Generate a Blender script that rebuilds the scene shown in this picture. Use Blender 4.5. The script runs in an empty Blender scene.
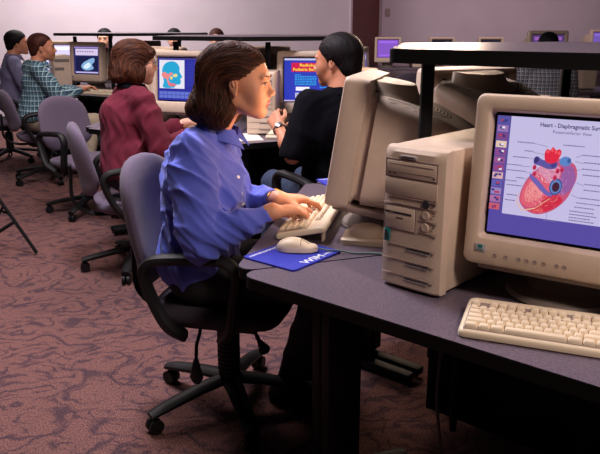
import bpy, bmesh, math, random
import numpy as np
from mathutils import Vector, Matrix
random.seed(7); np.random.seed(7)
R = math.radians
sc = bpy.context.scene
COL = sc.collection

# ------------------------------------------------------------------ materials
def lin(c):
    return tuple(((v/255.0)/12.92 if v/255.0 <= .04045 else ((v/255.0+.055)/1.055)**2.4) for v in c)
def new_mat(name):
    m = bpy.data.materials.new(name); m.use_nodes = True
    nt = m.node_tree; b = nt.nodes['Principled BSDF']
    return m, nt, b
def N(nt, typ, **kw):
    n = nt.nodes.new(typ)
    for k, v in kw.items():
        if k in n.inputs.keys(): n.inputs[k].default_value = v
        else: setattr(n, k, v)
    return n
def mat(name, rgb, rough=.6, bump=0, bscale=300, var=0, vscale=8, metal=0, spec=.5, sheen=0):
    m, nt, b = new_mat(name)
    c = lin(rgb)
    b.inputs['Base Color'].default_value = (*c, 1); b.inputs['Roughness'].default_value = rough
    b.inputs['Metallic'].default_value = metal; b.inputs['Specular IOR Level'].default_value = spec
    if sheen: b.inputs['Sheen Weight'].default_value = sheen
    tc = N(nt, 'ShaderNodeTexCoord')
    if var:
        no = N(nt, 'ShaderNodeTexNoise', Scale=vscale, Detail=4.0)
        nt.links.new(tc.outputs['Object'], no.inputs['Vector'])
        cr = N(nt, 'ShaderNodeValToRGB')
        cr.color_ramp.elements[0].position = .35; cr.color_ramp.elements[1].position = .65
        cr.color_ramp.elements[0].color = (*[v*(1-var) for v in c], 1)
        cr.color_ramp.elements[1].color = (*[min(1, v*(1+var)) for v in c], 1)
        nt.links.new(no.outputs['Fac'], cr.inputs['Fac']); nt.links.new(cr.outputs['Color'], b.inputs['Base Color'])
    if bump:
        n2 = N(nt, 'ShaderNodeTexNoise', Scale=float(bscale), Detail=3.0)
        nt.links.new(tc.outputs['Object'], n2.inputs['Vector'])
        bp = N(nt, 'ShaderNodeBump', Strength=float(bump), Distance=.002)
        nt.links.new(n2.outputs['Fac'], bp.inputs['Height']); nt.links.new(bp.outputs['Normal'], b.inputs['Normal'])
    return m
def emit(name, rgb, s=1.0):
    m, nt, b = new_mat(name)
    b.inputs['Base Color'].default_value = (0.01, 0.01, 0.012, 1); b.inputs['Roughness'].default_value = .35
    b.inputs['Specular IOR Level'].default_value = .1
    b.inputs['Emission Color'].default_value = (*lin(rgb), 1); b.inputs['Emission Strength'].default_value = s
    return m
def mat_attr(name, rough=.5, spec=.3, aniso=0):
    m, nt, b = new_mat(name)
    a = N(nt, 'ShaderNodeAttribute', attribute_name='Col')
    nt.links.new(a.outputs['Color'], b.inputs['Base Color'])
    b.inputs['Roughness'].default_value = rough; b.inputs['Specular IOR Level'].default_value = spec
    return m
def mat_plaid(name, base, dark, light, sc_, w=.5, ky=1.0):
    m, nt, b = new_mat(name)
    tc = N(nt, 'ShaderNodeTexCoord'); sp = N(nt, 'ShaderNodeSeparateXYZ')
    nt.links.new(tc.outputs['Object'], sp.inputs[0])
    def stripe(sock, off, thr, mul=1.0):
        a = N(nt, 'ShaderNodeMath', operation='MULTIPLY_ADD'); a.inputs[1].default_value = sc_*mul; a.inputs[2].default_value = off
        nt.links.new(sock, a.inputs[0])
        f = N(nt, 'ShaderNodeMath', operation='FRACT'); nt.links.new(a.outputs[0], f.inputs[0])
        g = N(nt, 'ShaderNodeMath', operation='LESS_THAN'); g.inputs[1].default_value = thr
        nt.links.new(f.outputs[0], g.inputs[0]); return g.outputs[0]
    xy = N(nt, 'ShaderNodeMath', operation='MULTIPLY_ADD'); xy.inputs[1].default_value = ky; nt.links.new(sp.outputs['Y'], xy.inputs[0]); nt.links.new(sp.outputs['X'], xy.inputs[2])
    d1 = stripe(xy.outputs[0], 10, w); d2 = stripe(sp.outputs['Z'], 10, w)
    l1 = stripe(xy.outputs[0], 10.65, .16); l2 = stripe(sp.outputs['Z'], 10.65, .16)
    def mx(fac, c1, c2, k=1):
        n = N(nt, 'ShaderNodeMix', data_type='RGBA')
        if k != 1:
            q = N(nt, 'ShaderNodeMath', operation='MULTIPLY'); q.inputs[1].default_value = k; nt.links.new(fac, q.inputs[0]); fac = q.outputs[0]
        nt.links.new(fac, n.inputs[0])
        if isinstance(c1, tuple): n.inputs[6].default_value = (*c1, 1)
        else: nt.links.new(c1, n.inputs[6])
        n.inputs[7].default_value = (*c2, 1)
        return n.outputs[2]
    c = mx(d1, lin(base), lin(dark), .6); c = mx(d2, c, lin(dark), .6); c = mx(l1, c, lin(light), .8); c = mx(l2, c, lin(light), .8)
    nt.links.new(c, b.inputs['Base Color']); b.inputs['Roughness'].default_value = .85
    return m

M = {}
M['plastic'] = mat('beige_plastic', (206, 183, 162), .5, .25, 500, .03, 30)
M['plastic2'] = mat('cream_key_plastic', (232, 212, 182), .45, .1, 500)
M['plastic_dk'] = mat('beige_plastic_recess_and_shade', (120, 108, 100), .6)  # recess tone, also paints the shade on monitor stands
M['plastic_grey'] = mat('grey_beige_plastic', (150, 130, 122), .55, .2, 400)
M['vent'] = mat('vent_hole', (60, 52, 50), .8)
M['black'] = mat('black_plastic', (18, 16, 18), .55, .15, 300, spec=.35)
M['blackmetal'] = mat('black_painted_metal', (9, 8, 10), .6, spec=.2)
M['glass'] = mat('crt_glass_edge', (14, 12, 20), .2)
M['desk_edge'] = mat('black_desk_edge', (9, 8, 9), .6, spec=.2)
M['fabric'] = mat('mauve_chair_fabric', (98, 84, 104), .95, .6, 900, .12, 250, sheen=.15)
M['fabric_shaded'] = mat('shaded_mauve_chair_fabric', (58, 50, 60), .95, .6, 900, .12, 250)  # chair mauve darkened to paint in the shade of the sitter's body
M['teal'] = mat('teal_badge', (20, 120, 120), .5)
M['badge'] = mat('silver_badge', (175, 168, 170), .4)
M['darkink'] = mat('dark_ink', (50, 46, 50), .6)
M['white'] = mat('white_print', (225, 228, 240), .7)
M['padblue'] = mat('blue_mouse_pad', (32, 42, 170), .8, .4, 1500)
M['cord'] = mat('grey_green_cord', (110, 140, 130), .5)
M['cord_dk'] = mat('dark_cord', (52, 46, 52), .5)
M['paper'] = mat('white_paper', (230, 222, 212), .8)
M['denim'] = mat('blue_denim', (46, 58, 84), .9, .5, 700, .2, 60)
M['khaki'] = mat('khaki_cloth', (176, 160, 136), .9, .4, 500)
M['trouser'] = mat('black_trouser_cloth', (20, 18, 24), .9, .3, 400)
M['shoe'] = mat('black_leather', (16, 14, 15), .4)
M['metal'] = mat('steel', (150, 150, 155), .3, metal=.9)
M['gold'] = mat('gold', (200, 150, 60), .3, metal=.9)
M['eyew'] = mat('eye_white', (225, 215, 205), .3)
M['iris'] = mat('iris_blue_grey', (44, 58, 72), .2)
M['brow'] = mat('brown_brow', (64, 36, 26), .8)
M['shirt_blue'] = mat('periwinkle_cotton', (82, 96, 200), .85, .35, 600, .05, 12, sheen=.2)
M['shirt_burg'] = mat('burgundy_wool', (96, 8, 36), .9, .35, 500, .08, 20)
M['shirt_black'] = mat('black_cotton', (9, 9, 15), .95, .3, 400, spec=.1)
M['shirt_grey'] = mat('slate_blue_cotton', (112, 108, 138), .9, .3, 400)
M['plaid'] = mat_plaid('blue_green_plaid', (72, 110, 128), (24, 36, 58), (170, 200, 205), 24)
M['check'] = mat_plaid('black_white_check', (130, 130, 140), (18, 18, 26), (190, 190, 196), 30, .62, .0)
M['button'] = mat('pearl_button', (230, 228, 235), .3)

# carpet: rose brown pile with dark branching leaf figure
def carpet():
    m, nt, b = new_mat('leaf_pattern_carpet')
    tc = N(nt, 'ShaderNodeTexCoord')
    def warp(scale, amt, loc):
        mp = N(nt, 'ShaderNodeMapping'); mp.inputs['Location'].default_value = loc
        nt.links.new(tc.outputs['Object'], mp.inputs[0])
        n = N(nt, 'ShaderNodeTexNoise', Scale=scale, Detail=2.0); nt.links.new(mp.outputs[0], n.inputs['Vector'])
        s = N(nt, 'ShaderNodeVectorMath', operation='SUBTRACT'); s.inputs[1].default_value = (.5, .5, .5)
        nt.links.new(n.outputs['Color'], s.inputs[0])
        k = N(nt, 'ShaderNodeVectorMath', operation='SCALE'); k.inputs['Scale'].default_value = amt
        nt.links.new(s.outputs[0], k.inputs[0])
        a = N(nt, 'ShaderNodeVectorMath', operation='ADD'); nt.links.new(mp.outputs[0], a.inputs[0]); nt.links.new(k.outputs[0], a.inputs[1])
        return a.outputs[0]
    def math_(op, x, y, z=None):
        m_ = N(nt, 'ShaderNodeMath', operation=op)
        for k_, v_ in enumerate((x, y, z)):
            if v_ is None: continue
            if isinstance(v_, (int, float)): m_.inputs[k_].default_value = v_
            else: nt.links.new(v_, m_.inputs[k_])
        return m_.outputs[0]
    def fronds(scale, amt, loc, rep_, w0, w1, hf):
        v = warp(scale, amt, loc)
        mp = N(nt, 'ShaderNodeMapping'); mp.inputs['Scale'].default_value = (.75, 1.25, 1); mp.inputs['Rotation'].default_value = (0, 0, -.35); nt.links.new(v, mp.inputs[0])
        n = N(nt, 'ShaderNodeTexNoise', Scale=scale*.62, Detail=0.0); nt.links.new(mp.outputs[0], n.inputs['Vector'])
        f = N(nt, 'ShaderNodeTexNoise', Scale=hf, Detail=2.0); nt.links.new(tc.outputs['Object'], f.inputs['Vector'])
        a_ = math_('MULTIPLY_ADD', n.outputs['Fac'], rep_, math_('MULTIPLY', f.outputs['Fac'], .34))
        d = math_('ABSOLUTE', math_('SUBTRACT', math_('FRACT', a_, 0), .5), 0)
        cr = N(nt, 'ShaderNodeMapRange'); cr.inputs[1].default_value = w0; cr.inputs[2].default_value = w1; cr.inputs[3].default_value = 1; cr.inputs[4].default_value = 0
        nt.links.new(d, cr.inputs[0])
        b2 = N(nt, 'ShaderNodeTexNoise', Scale=scale*1.5, Detail=1.0); nt.links.new(v, b2.inputs['Vector'])
        r2 = N(nt, 'ShaderNodeMapRange'); r2.inputs[1].default_value = .40; r2.inputs[2].default_value = .54
        nt.links.new(b2.outputs['Fac'], r2.inputs[0])
        return math_('MULTIPLY', cr.outputs[0], r2.outputs[0])
    a = fronds(5.2, .20, (0, 0, 0), 8.0, .06, .24, 36.0)
    c = fronds(8.5, .14, (3, 7, 0), 7.0, .05, .20, 50.0)
    mx = N(nt, 'ShaderNodeMath', operation='MAXIMUM'); nt.links.new(a, mx.inputs[0]); nt.links.new(c, mx.inputs[1])
    sp = N(nt, 'ShaderNodeTexNoise', Scale=170.0, Detail=3.0, Roughness=.8); nt.links.new(tc.outputs['Object'], sp.inputs['Vector'])
    ms = N(nt, 'ShaderNodeMapRange'); ms.inputs[1].default_value = .35; ms.inputs[2].default_value = .65; ms.inputs[3].default_value = .25; ms.inputs[4].default_value = 1.7
    nt.links.new(sp.outputs['Fac'], ms.inputs[0])
    mix = N(nt, 'ShaderNodeMix', data_type='RGBA')
    mix.inputs[6].default_value = (*lin((118, 84, 80)), 1); mix.inputs[7].default_value = (*lin((54, 47, 60)), 1)
    q = N(nt, 'ShaderNodeMath', operation='MULTIPLY'); q.inputs[1].default_value = .68; nt.links.new(mx.outputs[0], q.inputs[0])
    nt.links.new(q.outputs[0], mix.inputs[0])
    mul = N(nt, 'ShaderNodeVectorMath', operation='SCALE'); nt.links.new(mix.outputs[2], mul.inputs[0]); nt.links.new(ms.outputs[0], mul.inputs['Scale'])
    nt.links.new(mul.outputs[0], b.inputs['Base Color']); b.inputs['Roughness'].default_value = 1; b.inputs['Specular IOR Level'].default_value = .05
    bp = N(nt, 'ShaderNodeBump', Strength=.5, Distance=.004); nt.links.new(sp.outputs['Fac'], bp.inputs['Height']); nt.links.new(bp.outputs['Normal'], b.inputs['Normal'])
    return m
M['carpet'] = carpet()
def speckle(name, c1, c2, s, rough):
    m, nt, b = new_mat(name)
    tc = N(nt, 'ShaderNodeTexCoord'); n = N(nt, 'ShaderNodeTexNoise', Scale=s, Detail=2.0, Roughness=.7)
    nt.links.new(tc.outputs['Object'], n.inputs['Vector'])
    cr = N(nt, 'ShaderNodeValToRGB'); cr.color_ramp.elements[0].position = .4; cr.color_ramp.elements[1].position = .62
    cr.color_ramp.elements[0].color = (*lin(c1), 1); cr.color_ramp.elements[1].color = (*lin(c2), 1)
    nt.links.new(n.outputs['Fac'], cr.inputs[0]); nt.links.new(cr.outputs[0], b.inputs['Base Color']); b.inputs['Roughness'].default_value = rough
    return m
M['laminate'] = speckle('speckled_mauve_laminate', (78, 68, 80), (112, 98, 110), 260.0, .36)
M['wall'] = mat('painted_wall', (196, 180, 190), .9, .2, 60, .03, 3)
def wood():
    m, nt, b = new_mat('dark_red_wood')
    tc = N(nt, 'ShaderNodeTexCoord'); mp = N(nt, 'ShaderNodeMapping'); mp.inputs['Scale'].default_value = (8, 8, .7)
    nt.links.new(tc.outputs['Object'], mp.inputs[0]); n = N(nt, 'ShaderNodeTexNoise', Scale=4.0, Detail=5.0); nt.links.new(mp.outputs[0], n.inputs['Vector'])
    cr = N(nt, 'ShaderNodeValToRGB'); cr.color_ramp.elements[0].color = (*lin((58, 22, 20)), 1); cr.color_ramp.elements[1].color = (*lin((112, 52, 44)), 1)
    nt.links.new(n.outputs['Fac'], cr.inputs[0]); nt.links.new(cr.outputs[0], b.inputs['Base Color']); b.inputs['Roughness'].default_value = .45
    return m
M['wood'] = wood()
M['hair'] = mat_attr('hair_strands', .6, .14)

# ------------------------------------------------------------------ mesh helpers
class MB:
    def __init__(s): s.bm = bmesh.new()
    def box(s, c, d, bev=0, seg=2, rot=None, mi=0):
        r = bmesh.ops.create_cube(s.bm, size=1); vs = r['verts']
        bmesh.ops.scale(s.bm, vec=d, verts=vs)
        fs = set(f for v in vs for f in v.link_faces)
        if bev:
            es = list(set(e for v in vs for e in v.link_edges))
            rr = bmesh.ops.bevel(s.bm, geom=es, offset=bev, segments=seg, affect='EDGES', profile=.5)
            vs = list(set(v for v in rr['verts']) | set(v for v in vs if v.is_valid)); fs = set(f for v in vs for f in v.link_faces)
        for f in fs: f.material_index = mi
        if rot is not None: bmesh.ops.rotate(s.bm, cent=(0, 0, 0), matrix=rot, verts=vs)
        bmesh.ops.translate(s.bm, vec=c, verts=vs); return s
    def loft(s, rings, close=True, cap=True, mi=0):
        prev = None; first = None
        for ring in rings:
            vs = [s.bm.verts.new(p) for p in ring]
            if prev:
                n = len(vs)
                for i in range(n if close else n-1):
                    f = s.bm.faces.new((prev[i], prev[(i+1) % n], vs[(i+1) % n], vs[i])); f.material_index = mi
            else: first = vs
            prev = vs
        if cap:
            f = s.bm.faces.new(list(reversed(first))); f.material_index = mi
            f = s.bm.faces.new(prev); f.material_index = mi
        return s
    def tube(s, path, r, n=10, squash=None, cap=True, mi=0, closed=False):
        path = [Vector(p) for p in path]; rings = []; up = Vector((0, 0, 1)); K = len(path); ref = None
        for i, p in enumerate(path):
            if closed: t = path[(i+1) % K]-path[i-1]
            else: t = path[min(i+1, K-1)]-path[max(i-1, 0)]
            t.normalize()
            if ref is None:
                ref = t.orthogonal().normalized() if squash is None else Vector(squash[0])
            a = (ref-t*ref.dot(t)).normalized(); ref = a if squash is None else ref
            b = t.cross(a)
            rr = r[i] if isinstance(r, (list, tuple)) else r
            sa, sb = (1, 1) if squash is None else squash[1]
            rings.append([p+a*math.cos(2*math.pi*k/n)*rr*sa+b*math.sin(2*math.pi*k/n)*rr*sb for k in range(n)])
        if closed: rings.append(rings[0]); return s.loft(rings, True, False, mi)
        return s.loft(rings, True, cap, mi)
    def lathe(s, prof, c=(0, 0, 0), n=24, axis='Z', mi=0):
        rings = []
        for r, h in prof:
            ring = []
            for k in range(n):
                a = 2*math.pi*k/n; x, y, z = r*math.cos(a), r*math.sin(a), h
                if axis == 'Y': x, y, z = x, -z, y
                ring.append((c[0]+x, c[1]+y, c[2]+z))
            rings.append(ring)
        return s.loft(rings, True, True, mi)
    def prism(s, pts, z0, z1, mi_top=0, mi_side=0, bev=0):
        a = [s.bm.verts.new((x, y, z0)) for x, y in pts]; b = [s.bm.verts.new((x, y, z1)) for x, y in pts]; n = len(pts)
        f = s.bm.faces.new(list(reversed(a))); f.material_index = mi_side
        f = s.bm.faces.new(b); f.material_index = mi_top
        for i in range(n):
            f = s.bm.faces.new((a[i], a[(i+1) % n], b[(i+1) % n], b[i])); f.material_index = mi_side
        return s
    def mesh(s, name, mats, smooth=35):
        bmesh.ops.recalc_face_normals(s.bm, faces=s.bm.faces)
        me = bpy.data.meshes.new(name); s.bm.to_mesh(me); s.bm.free()
        for m in (mats if isinstance(mats, (list, tuple)) else [mats]): me.materials.append(m)
        if smooth:
            me.polygons.foreach_set('use_smooth', [True]*len(me.polygons))
            try: me.set_sharp_from_angle(angle=R(smooth))
            except Exception: pass
        return me
def link(name, me, parent=None, loc=(0, 0, 0), rot=(0, 0, 0), label=None):
    o = bpy.data.objects.new(name, me); COL.objects.link(o); o.location = loc; o.rotation_euler = rot
    if parent: o.parent = parent
    if label: o['label'] = label
    return o
def tag(o, label, cat, group=None, kind=None):
    o['label'] = label; o['category'] = cat
    if group: o['group'] = group
    if kind: o['kind'] = kind
    return o
def thing(name, label, cat, loc=(0, 0, 0), rz=0, group=None):
    o = bpy.data.objects.new(name, None); COL.objects.link(o); o.empty_display_size = .1
    o.location = loc; o.rotation_euler = (0, 0, rz); return tag(o, label, cat, group)
def struct(name, me):
    o = link(name, me); o['kind'] = 'structure'; return o
def copy_tree(o, parent=None):
    c = o.copy(); COL.objects.link(c)
    if parent: c.parent = parent; c.matrix_parent_inverse = o.matrix_parent_inverse.copy()
    for ch in list(o.children): copy_tree(ch, c)
    return c
def dup(o, name, loc, rz, label, group=None):
    c = copy_tree(o); c.name = name; c.location = loc; c.rotation_euler = (0, 0, rz); c['label'] = label
    if group: c['group'] = group
    elif 'group' in c: del c['group']
    return c
def rrect(w, h, r, n=5, cx=0, cy=0):
    pts = []
    for (sx, sy, a0) in ((1, -1, -90), (1, 1, 0), (-1, 1, 90), (-1, -1, 180)):
        for k in range(n+1):
            a = R(a0+90*k/n); pts.append((cx+sx*(w/2-r)+r*math.cos(a), cy+sy*(h/2-r)+r*math.sin(a)))
    return pts
def round_poly(pts, r, n=6):
    out = []; K = len(pts)
    for i in range(K):
        p = Vector(pts[i]); a = (Vector(pts[i-1])-p).normalized(); b = (Vector(pts[(i+1) % K])-p).normalized()
        ang = a.angle(b); d = r/math.tan(ang/2); c = p+(a+b).normalized()*(r/math.sin(ang/2))
        s = p+a*d-c; e = p+b*d-c; a0 = math.atan2(s.y, s.x); a1 = math.atan2(e.y, e.x); da = (a1-a0+math.pi) % (2*math.pi)-math.pi
        for k in range(n+1): out.append((c.x+r*math.cos(a0+da*k/n), c.y+r*math.sin(a0+da*k/n)))
    return out
FONT_CACHE = {}
def text_tris(s, size, bold=False):
    key = (s, bold)
    if key not in FONT_CACHE:
        cu = bpy.data.curves.new('t', 'FONT'); cu.body = s; cu.align_x = 'LEFT'; cu.size = 1; cu.resolution_u = 2
        if bold: cu.offset = .018
        o = bpy.data.objects.new('t', cu); COL.objects.link(o)
        bpy.context.view_layer.update()
        dg = bpy.context.evaluated_depsgraph_get(); me = bpy.data.meshes.new_from_object(o.evaluated_get(dg))
        FONT_CACHE[key] = ([tuple(v.co[:2]) for v in me.vertices], [tuple(p.vertices) for p in me.polygons])
        bpy.data.objects.remove(o); bpy.data.curves.remove(cu); bpy.data.meshes.remove(me)
    vs, fs = FONT_CACHE[key]
    return [(x*size, y*size) for x, y in vs], fs
def add_text(bm, s, size, fn, mi, bold=False, width=None):
    vs, fs = text_tris(s, size, bold)
    if not vs: return
    mx = max(v[0] for v in vs); k = 1 if width is None else width/mx
    bv = [bm.verts.new(fn(x*k, y)) for x, y in vs]
    for f in fs:
        try: bm.faces.new([bv[i] for i in f]).material_index = mi
        except ValueError: pass

# ------------------------------------------------------------------ implicit surfaces for bodies, cloth and hair
class Field:
    def __init__(s, lo, hi, h):
        s.lo = np.array(lo, np.float32); s.h = h
        s.n = [int((hi[i]-lo[i])/h)+2 for i in range(3)]
        s.F = np.full(s.n, .2, np.float32)
        s.ax = [s.lo[i]+np.arange(s.n[i], dtype=np.float32)*h for i in range(3)]
    def sl(s, lo, hi, m):
        r = []
        for i in range(3):
            a = max(0, int((lo[i]-m-s.lo[i])/s.h)); b = min(s.n[i], int((hi[i]+m-s.lo[i])/s.h)+2)
            if b <= a: return None
            r.append(slice(a, b))
        return tuple(r)
    def grid(s, sl):
        return np.ix_(*[s.ax[i][sl[i]] for i in range(3)])
    def op(s, lo, hi, k, f, mode='add'):
        sl = s.sl(lo, hi, k+2.5*s.h)
        if sl is None: return
        X, Y, Z = s.grid(sl); d = f(X, Y, Z).astype(np.float32); a = s.F[sl]; kk = max(k, 1e-5)
        if mode == 'add':
            h = np.maximum(kk-np.abs(a-d), 0)/kk; s.F[sl] = np.minimum(a, d)-h*h*kk*.25
        else:
            d = -d; h = np.maximum(kk-np.abs(a-d), 0)/kk; s.F[sl] = np.maximum(a, d)+h*h*kk*.25
    def ell(s, c, r, k=.02, rot=None, mode='add'):
        c = np.array(c, float); r = np.array(r, float); m = max(r) if rot is not None else None
        lo = c-(m if m else r); hi = c+(m if m else r)
        def f(X, Y, Z):
            x, y, z = X-c[0], Y-c[1], Z-c[2]
            if rot is not None:
                Q = np.array(rot.to_3x3().transposed()) if hasattr(rot, 'to_3x3') else np.array(rot)
                x, y, z = Q[0, 0]*x+Q[0, 1]*y+Q[0, 2]*z, Q[1, 0]*x+Q[1, 1]*y+Q[1, 2]*z, Q[2, 0]*x+Q[2, 1]*y+Q[2, 2]*z
            k0 = np.sqrt((x/r[0])**2+(y/r[1])**2+(z/r[2])**2); k1 = np.sqrt((x/r[0]**2)**2+(y/r[1]**2)**2+(z/r[2]**2)**2)+1e-6
            return k0*(k0-1)/k1
        s.op(lo, hi, k, f, mode)
    def cone(s, a, b, ra, rb, k=.02, mode='add', fl=None):
        a = np.array(a, float); b = np.array(b, float); m = max(ra, rb)
        def f(X, Y, Z):
            d = b-a; L = float(d@d)+1e-9
            t = np.clip(((X-a[0])*d[0]+(Y-a[1])*d[1]+(Z-a[2])*d[2])/L, 0, 1)
            return np.sqrt((X-a[0]-t*d[0])**2+(Y-a[1]-t*d[1])**2+(Z-a[2]-t*d[2])**2)-(ra+(rb-ra)*t)
        s.op(np.minimum(a, b)-m, np.maximum(a, b)+m, k, f, mode)
    def chain(s, pts, rs, k=.02):
        for i in range(len(pts)-1): s.cone(pts[i], pts[i+1], rs[i], rs[i+1], k)
    def cut(s, fn):                       # keep where fn<0
        X, Y, Z = np.ix_(*s.ax); s.F = np.maximum(s.F, fn(X, Y, Z).astype(np.float32))
    def disp(s, fn):
        X, Y, Z = np.ix_(*s.ax); s.F = s.F+np.where(np.abs(s.F) < .03, fn(X, Y, Z), 0).astype(np.float32)
    def mesh(s, name, mats, matfn=None, colfn=None, smooth_it=2):
        F = s.F; S = F < 0; n = s.n
        c = S[:-1, :-1, :-1].astype(np.int8)*0
        for dx in (0, 1):
            for dy in (0, 1):
                for dz in (0, 1): c += S[dx:n[0]-1+dx, dy:n[1]-1+dy, dz:n[2]-1+dz]
        act = np.argwhere((c > 0) & (c < 8)); idx = np.full(c.shape, -1, np.int32); idx[tuple(act.T)] = np.arange(len(act))
        offs = np.array([(i, j, k) for i in (0, 1) for j in (0, 1) for k in (0, 1)])
        vals = np.stack([F[act[:, 0]+o[0], act[:, 1]+o[1], act[:, 2]+o[2]] for o in offs], 1)
        P = np.zeros((len(act), 3)); C = np.zeros(len(act))
        for i in range(8):
            for j in range(i+1, 8):
                if np.abs(offs[i]-offs[j]).sum() != 1: continue
                a, b = vals[:, i], vals[:, j]; m = (a < 0) != (b < 0); t = np.where(m, a/(a-b+1e-12), 0)
                P += np.where(m[:, None], offs[i]+t[:, None]*(offs[j]-offs[i]), 0); C += m
        V = (act+P/C[:, None])*s.h+s.lo
        quads = []
        for axis in range(3):
            o1, o2 = [(1, 2), (2, 0), (0, 1)][axis]
            A = np.moveaxis(S, axis, 0)
            sA = [slice(1, n[q]-1) for q in range(3)]; sB = list(sA)
            sA[axis] = slice(0, n[axis]-1); sB[axis] = slice(1, n[axis])
            a = S[tuple(sA)]; b = S[tuple(sB)]; ch = np.argwhere(a != b)
            sign = a[tuple(ch.T)]; base = ch.copy()
            for q in range(3):
                if q != axis: base[:, q] += 1
            e1 = np.zeros(3, int); e1[o1] = 1; e2 = np.zeros(3, int); e2[o2] = 1
            g = lambda w: idx[tuple((base-w).T)]
            q = np.stack([g(e1+e2), g(e2), g(e1*0), g(e1)], 1)
            q[~sign] = q[~sign][:, ::-1]; quads.append(q)
        Q = np.concatenate(quads); Q = Q[(Q >= 0).all(1)]
        if smooth_it:
            for _ in range(smooth_it):
                acc = np.zeros_like(V); cnt = np.zeros(len(V))
                for i in range(4):
                    a, b = Q[:, i], Q[:, (i+1) % 4]
                    for ax in range(3):
                        acc[:, ax] += np.bincount(a, V[b, ax], len(V))+np.bincount(b, V[a, ax], len(V))
                    cnt += np.bincount(a, minlength=len(V))+np.bincount(b, minlength=len(V))
                V = V*.5+.5*acc/np.maximum(cnt, 1)[:, None]
        me = bpy.data.meshes.new(name)
        me.vertices.add(len(V)); me.vertices.foreach_set('co', V.astype(np.float32).ravel())
        me.loops.add(len(Q)*4); me.loops.foreach_set('vertex_index', Q.astype(np.int32).ravel())
        me.polygons.add(len(Q)); me.polygons.foreach_set('loop_start', (np.arange(len(Q))*4).astype(np.int32))
        for m in (mats if isinstance(mats, (list, tuple)) else [mats]): me.materials.append(m)
        if matfn is not None:
            me.polygons.foreach_set('material_index', matfn(V[Q].mean(1)).astype(np.int32))
        me.update(calc_edges=True); me.validate()
        me.polygons.foreach_set('use_smooth', [True]*len(me.polygons))
        if colfn is not None:
            ca = me.color_attributes.new('Col', 'FLOAT_COLOR', 'POINT'); cc = np.ones((len(V), 4)); cc[:, :3] = colfn(V)
            ca.data.foreach_set('color', cc.astype(np.float32).ravel())
        return me

# ------------------------------------------------------------------ screens
SC = {}
def scol(rgb, s=1.0):
    k = (rgb, s)
    if k not in SC: SC[k] = emit('screen_%d_%d_%d' % rgb, rgb, s)
    return SC[k]
class Scr:
    def __init__(s, w, h, base, gain=1.0):
        s.bm = bmesh.new(); s.w, s.h = w, h; s.mats = []; s.gain = gain; s.layer = 0
        s.quad(0, 0, 1, 1, base)
    def mi(s, rgb):
        m = scol(tuple(rgb), s.gain)
        if m not in s.mats: s.mats.append(m)
        return s.mats.index(m)
    um = 1.0; hm = False
    def pt(s, u, v):
        if s.hm: u, v = .445+(u-.47)*.84-(v-.5)*.10, .20+(v-.19)*1.0+(u-.47)*.05
        if u > .12 and u < .999 and s.um != 1: u = .12+(u-.12)*s.um
        return ((u-.5)*s.w, -s.layer*.00022, (.5-v)*s.h)
    def poly(s, pts, rgb):
        s.layer += 1; f = s.bm.faces.new([s.bm.verts.new(s.pt(u, v)) for u, v in pts]); f.material_index = s.mi(rgb)
    def quad(s, u0, v0, u1, v1, rgb): s.poly([(u0, v1), (u1, v1), (u1, v0), (u0, v0)], rgb)
    def quads(s, L, rgb):
        s.layer += 1
        for u0, v0, u1, v1 in L:
            s.bm.faces.new([s.bm.verts.new(s.pt(u, v)) for u, v in ((u0, v1), (u1, v1), (u1, v0), (u0, v0))]).material_index = s.mi(rgb)
    def blob(s, pts, rgb, n=6):
        # closed smooth outline through the points (Catmull-Rom)
        out = []; K = len(pts)
        for i in range(K):
            p0, p1, p2, p3 = pts[i-1], pts[i], pts[(i+1) % K], pts[(i+2) % K]
            for k in range(n):
                t = k/n
                out.append(tuple(.5*((2*p1[a])+(-p0[a]+p2[a])*t+(2*p0[a]-5*p1[a]+4*p2[a]-p3[a])*t*t+(-p0[a]+3*p1[a]-3*p2[a]+p3[a])*t**3) for a in (0, 1)))
        ar = sum(out[i-1][0]*out[i][1]-out[i][0]*out[i-1][1] for i in range(len(out)))
        if ar > 0: out.reverse()
        s.poly(out, rgb)
    def circ(s, u, v, r, rgb, asp=1.0): s.poly([(u+r*math.cos(a), v-r*math.sin(a)*s.w/s.h*asp) for a in [2*math.pi*k/20 for k in range(20)]], rgb)
    def line(s, u0, v0, u1, v1, t, rgb):
        dx, dy = (u1-u0)*s.w, (v1-v0)*s.h; L = math.hypot(dx, dy); nx, ny = -dy/L*t/s.w/2, dx/L*t/s.h/2
        s.poly([(u0+nx, v0+ny), (u1+nx, v1+ny), (u1-nx, v1-ny), (u0-nx, v0-ny)], rgb)
    def text(s, t, u, v, size, rgb, bold=False, width=None):
        s.layer += 1; y = -s.layer*.00022; x0, _, z0 = s.pt(u, v); mi = s.mi(rgb)
        add_text(s.bm, t, size, lambda a, b: (x0+a, y, z0+b), mi, bold, width)
    def mesh(s, name='screen'):
        for f in s.bm.faces:
            f.normal_update()
            if f.normal.y > 0: f.normal_flip()
        me = bpy.data.meshes.new(name); s.bm.to_mesh(me); s.bm.free()
        for m in s.mats: me.materials.append(m)
        return me
SW, SH = .318, .262
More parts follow.
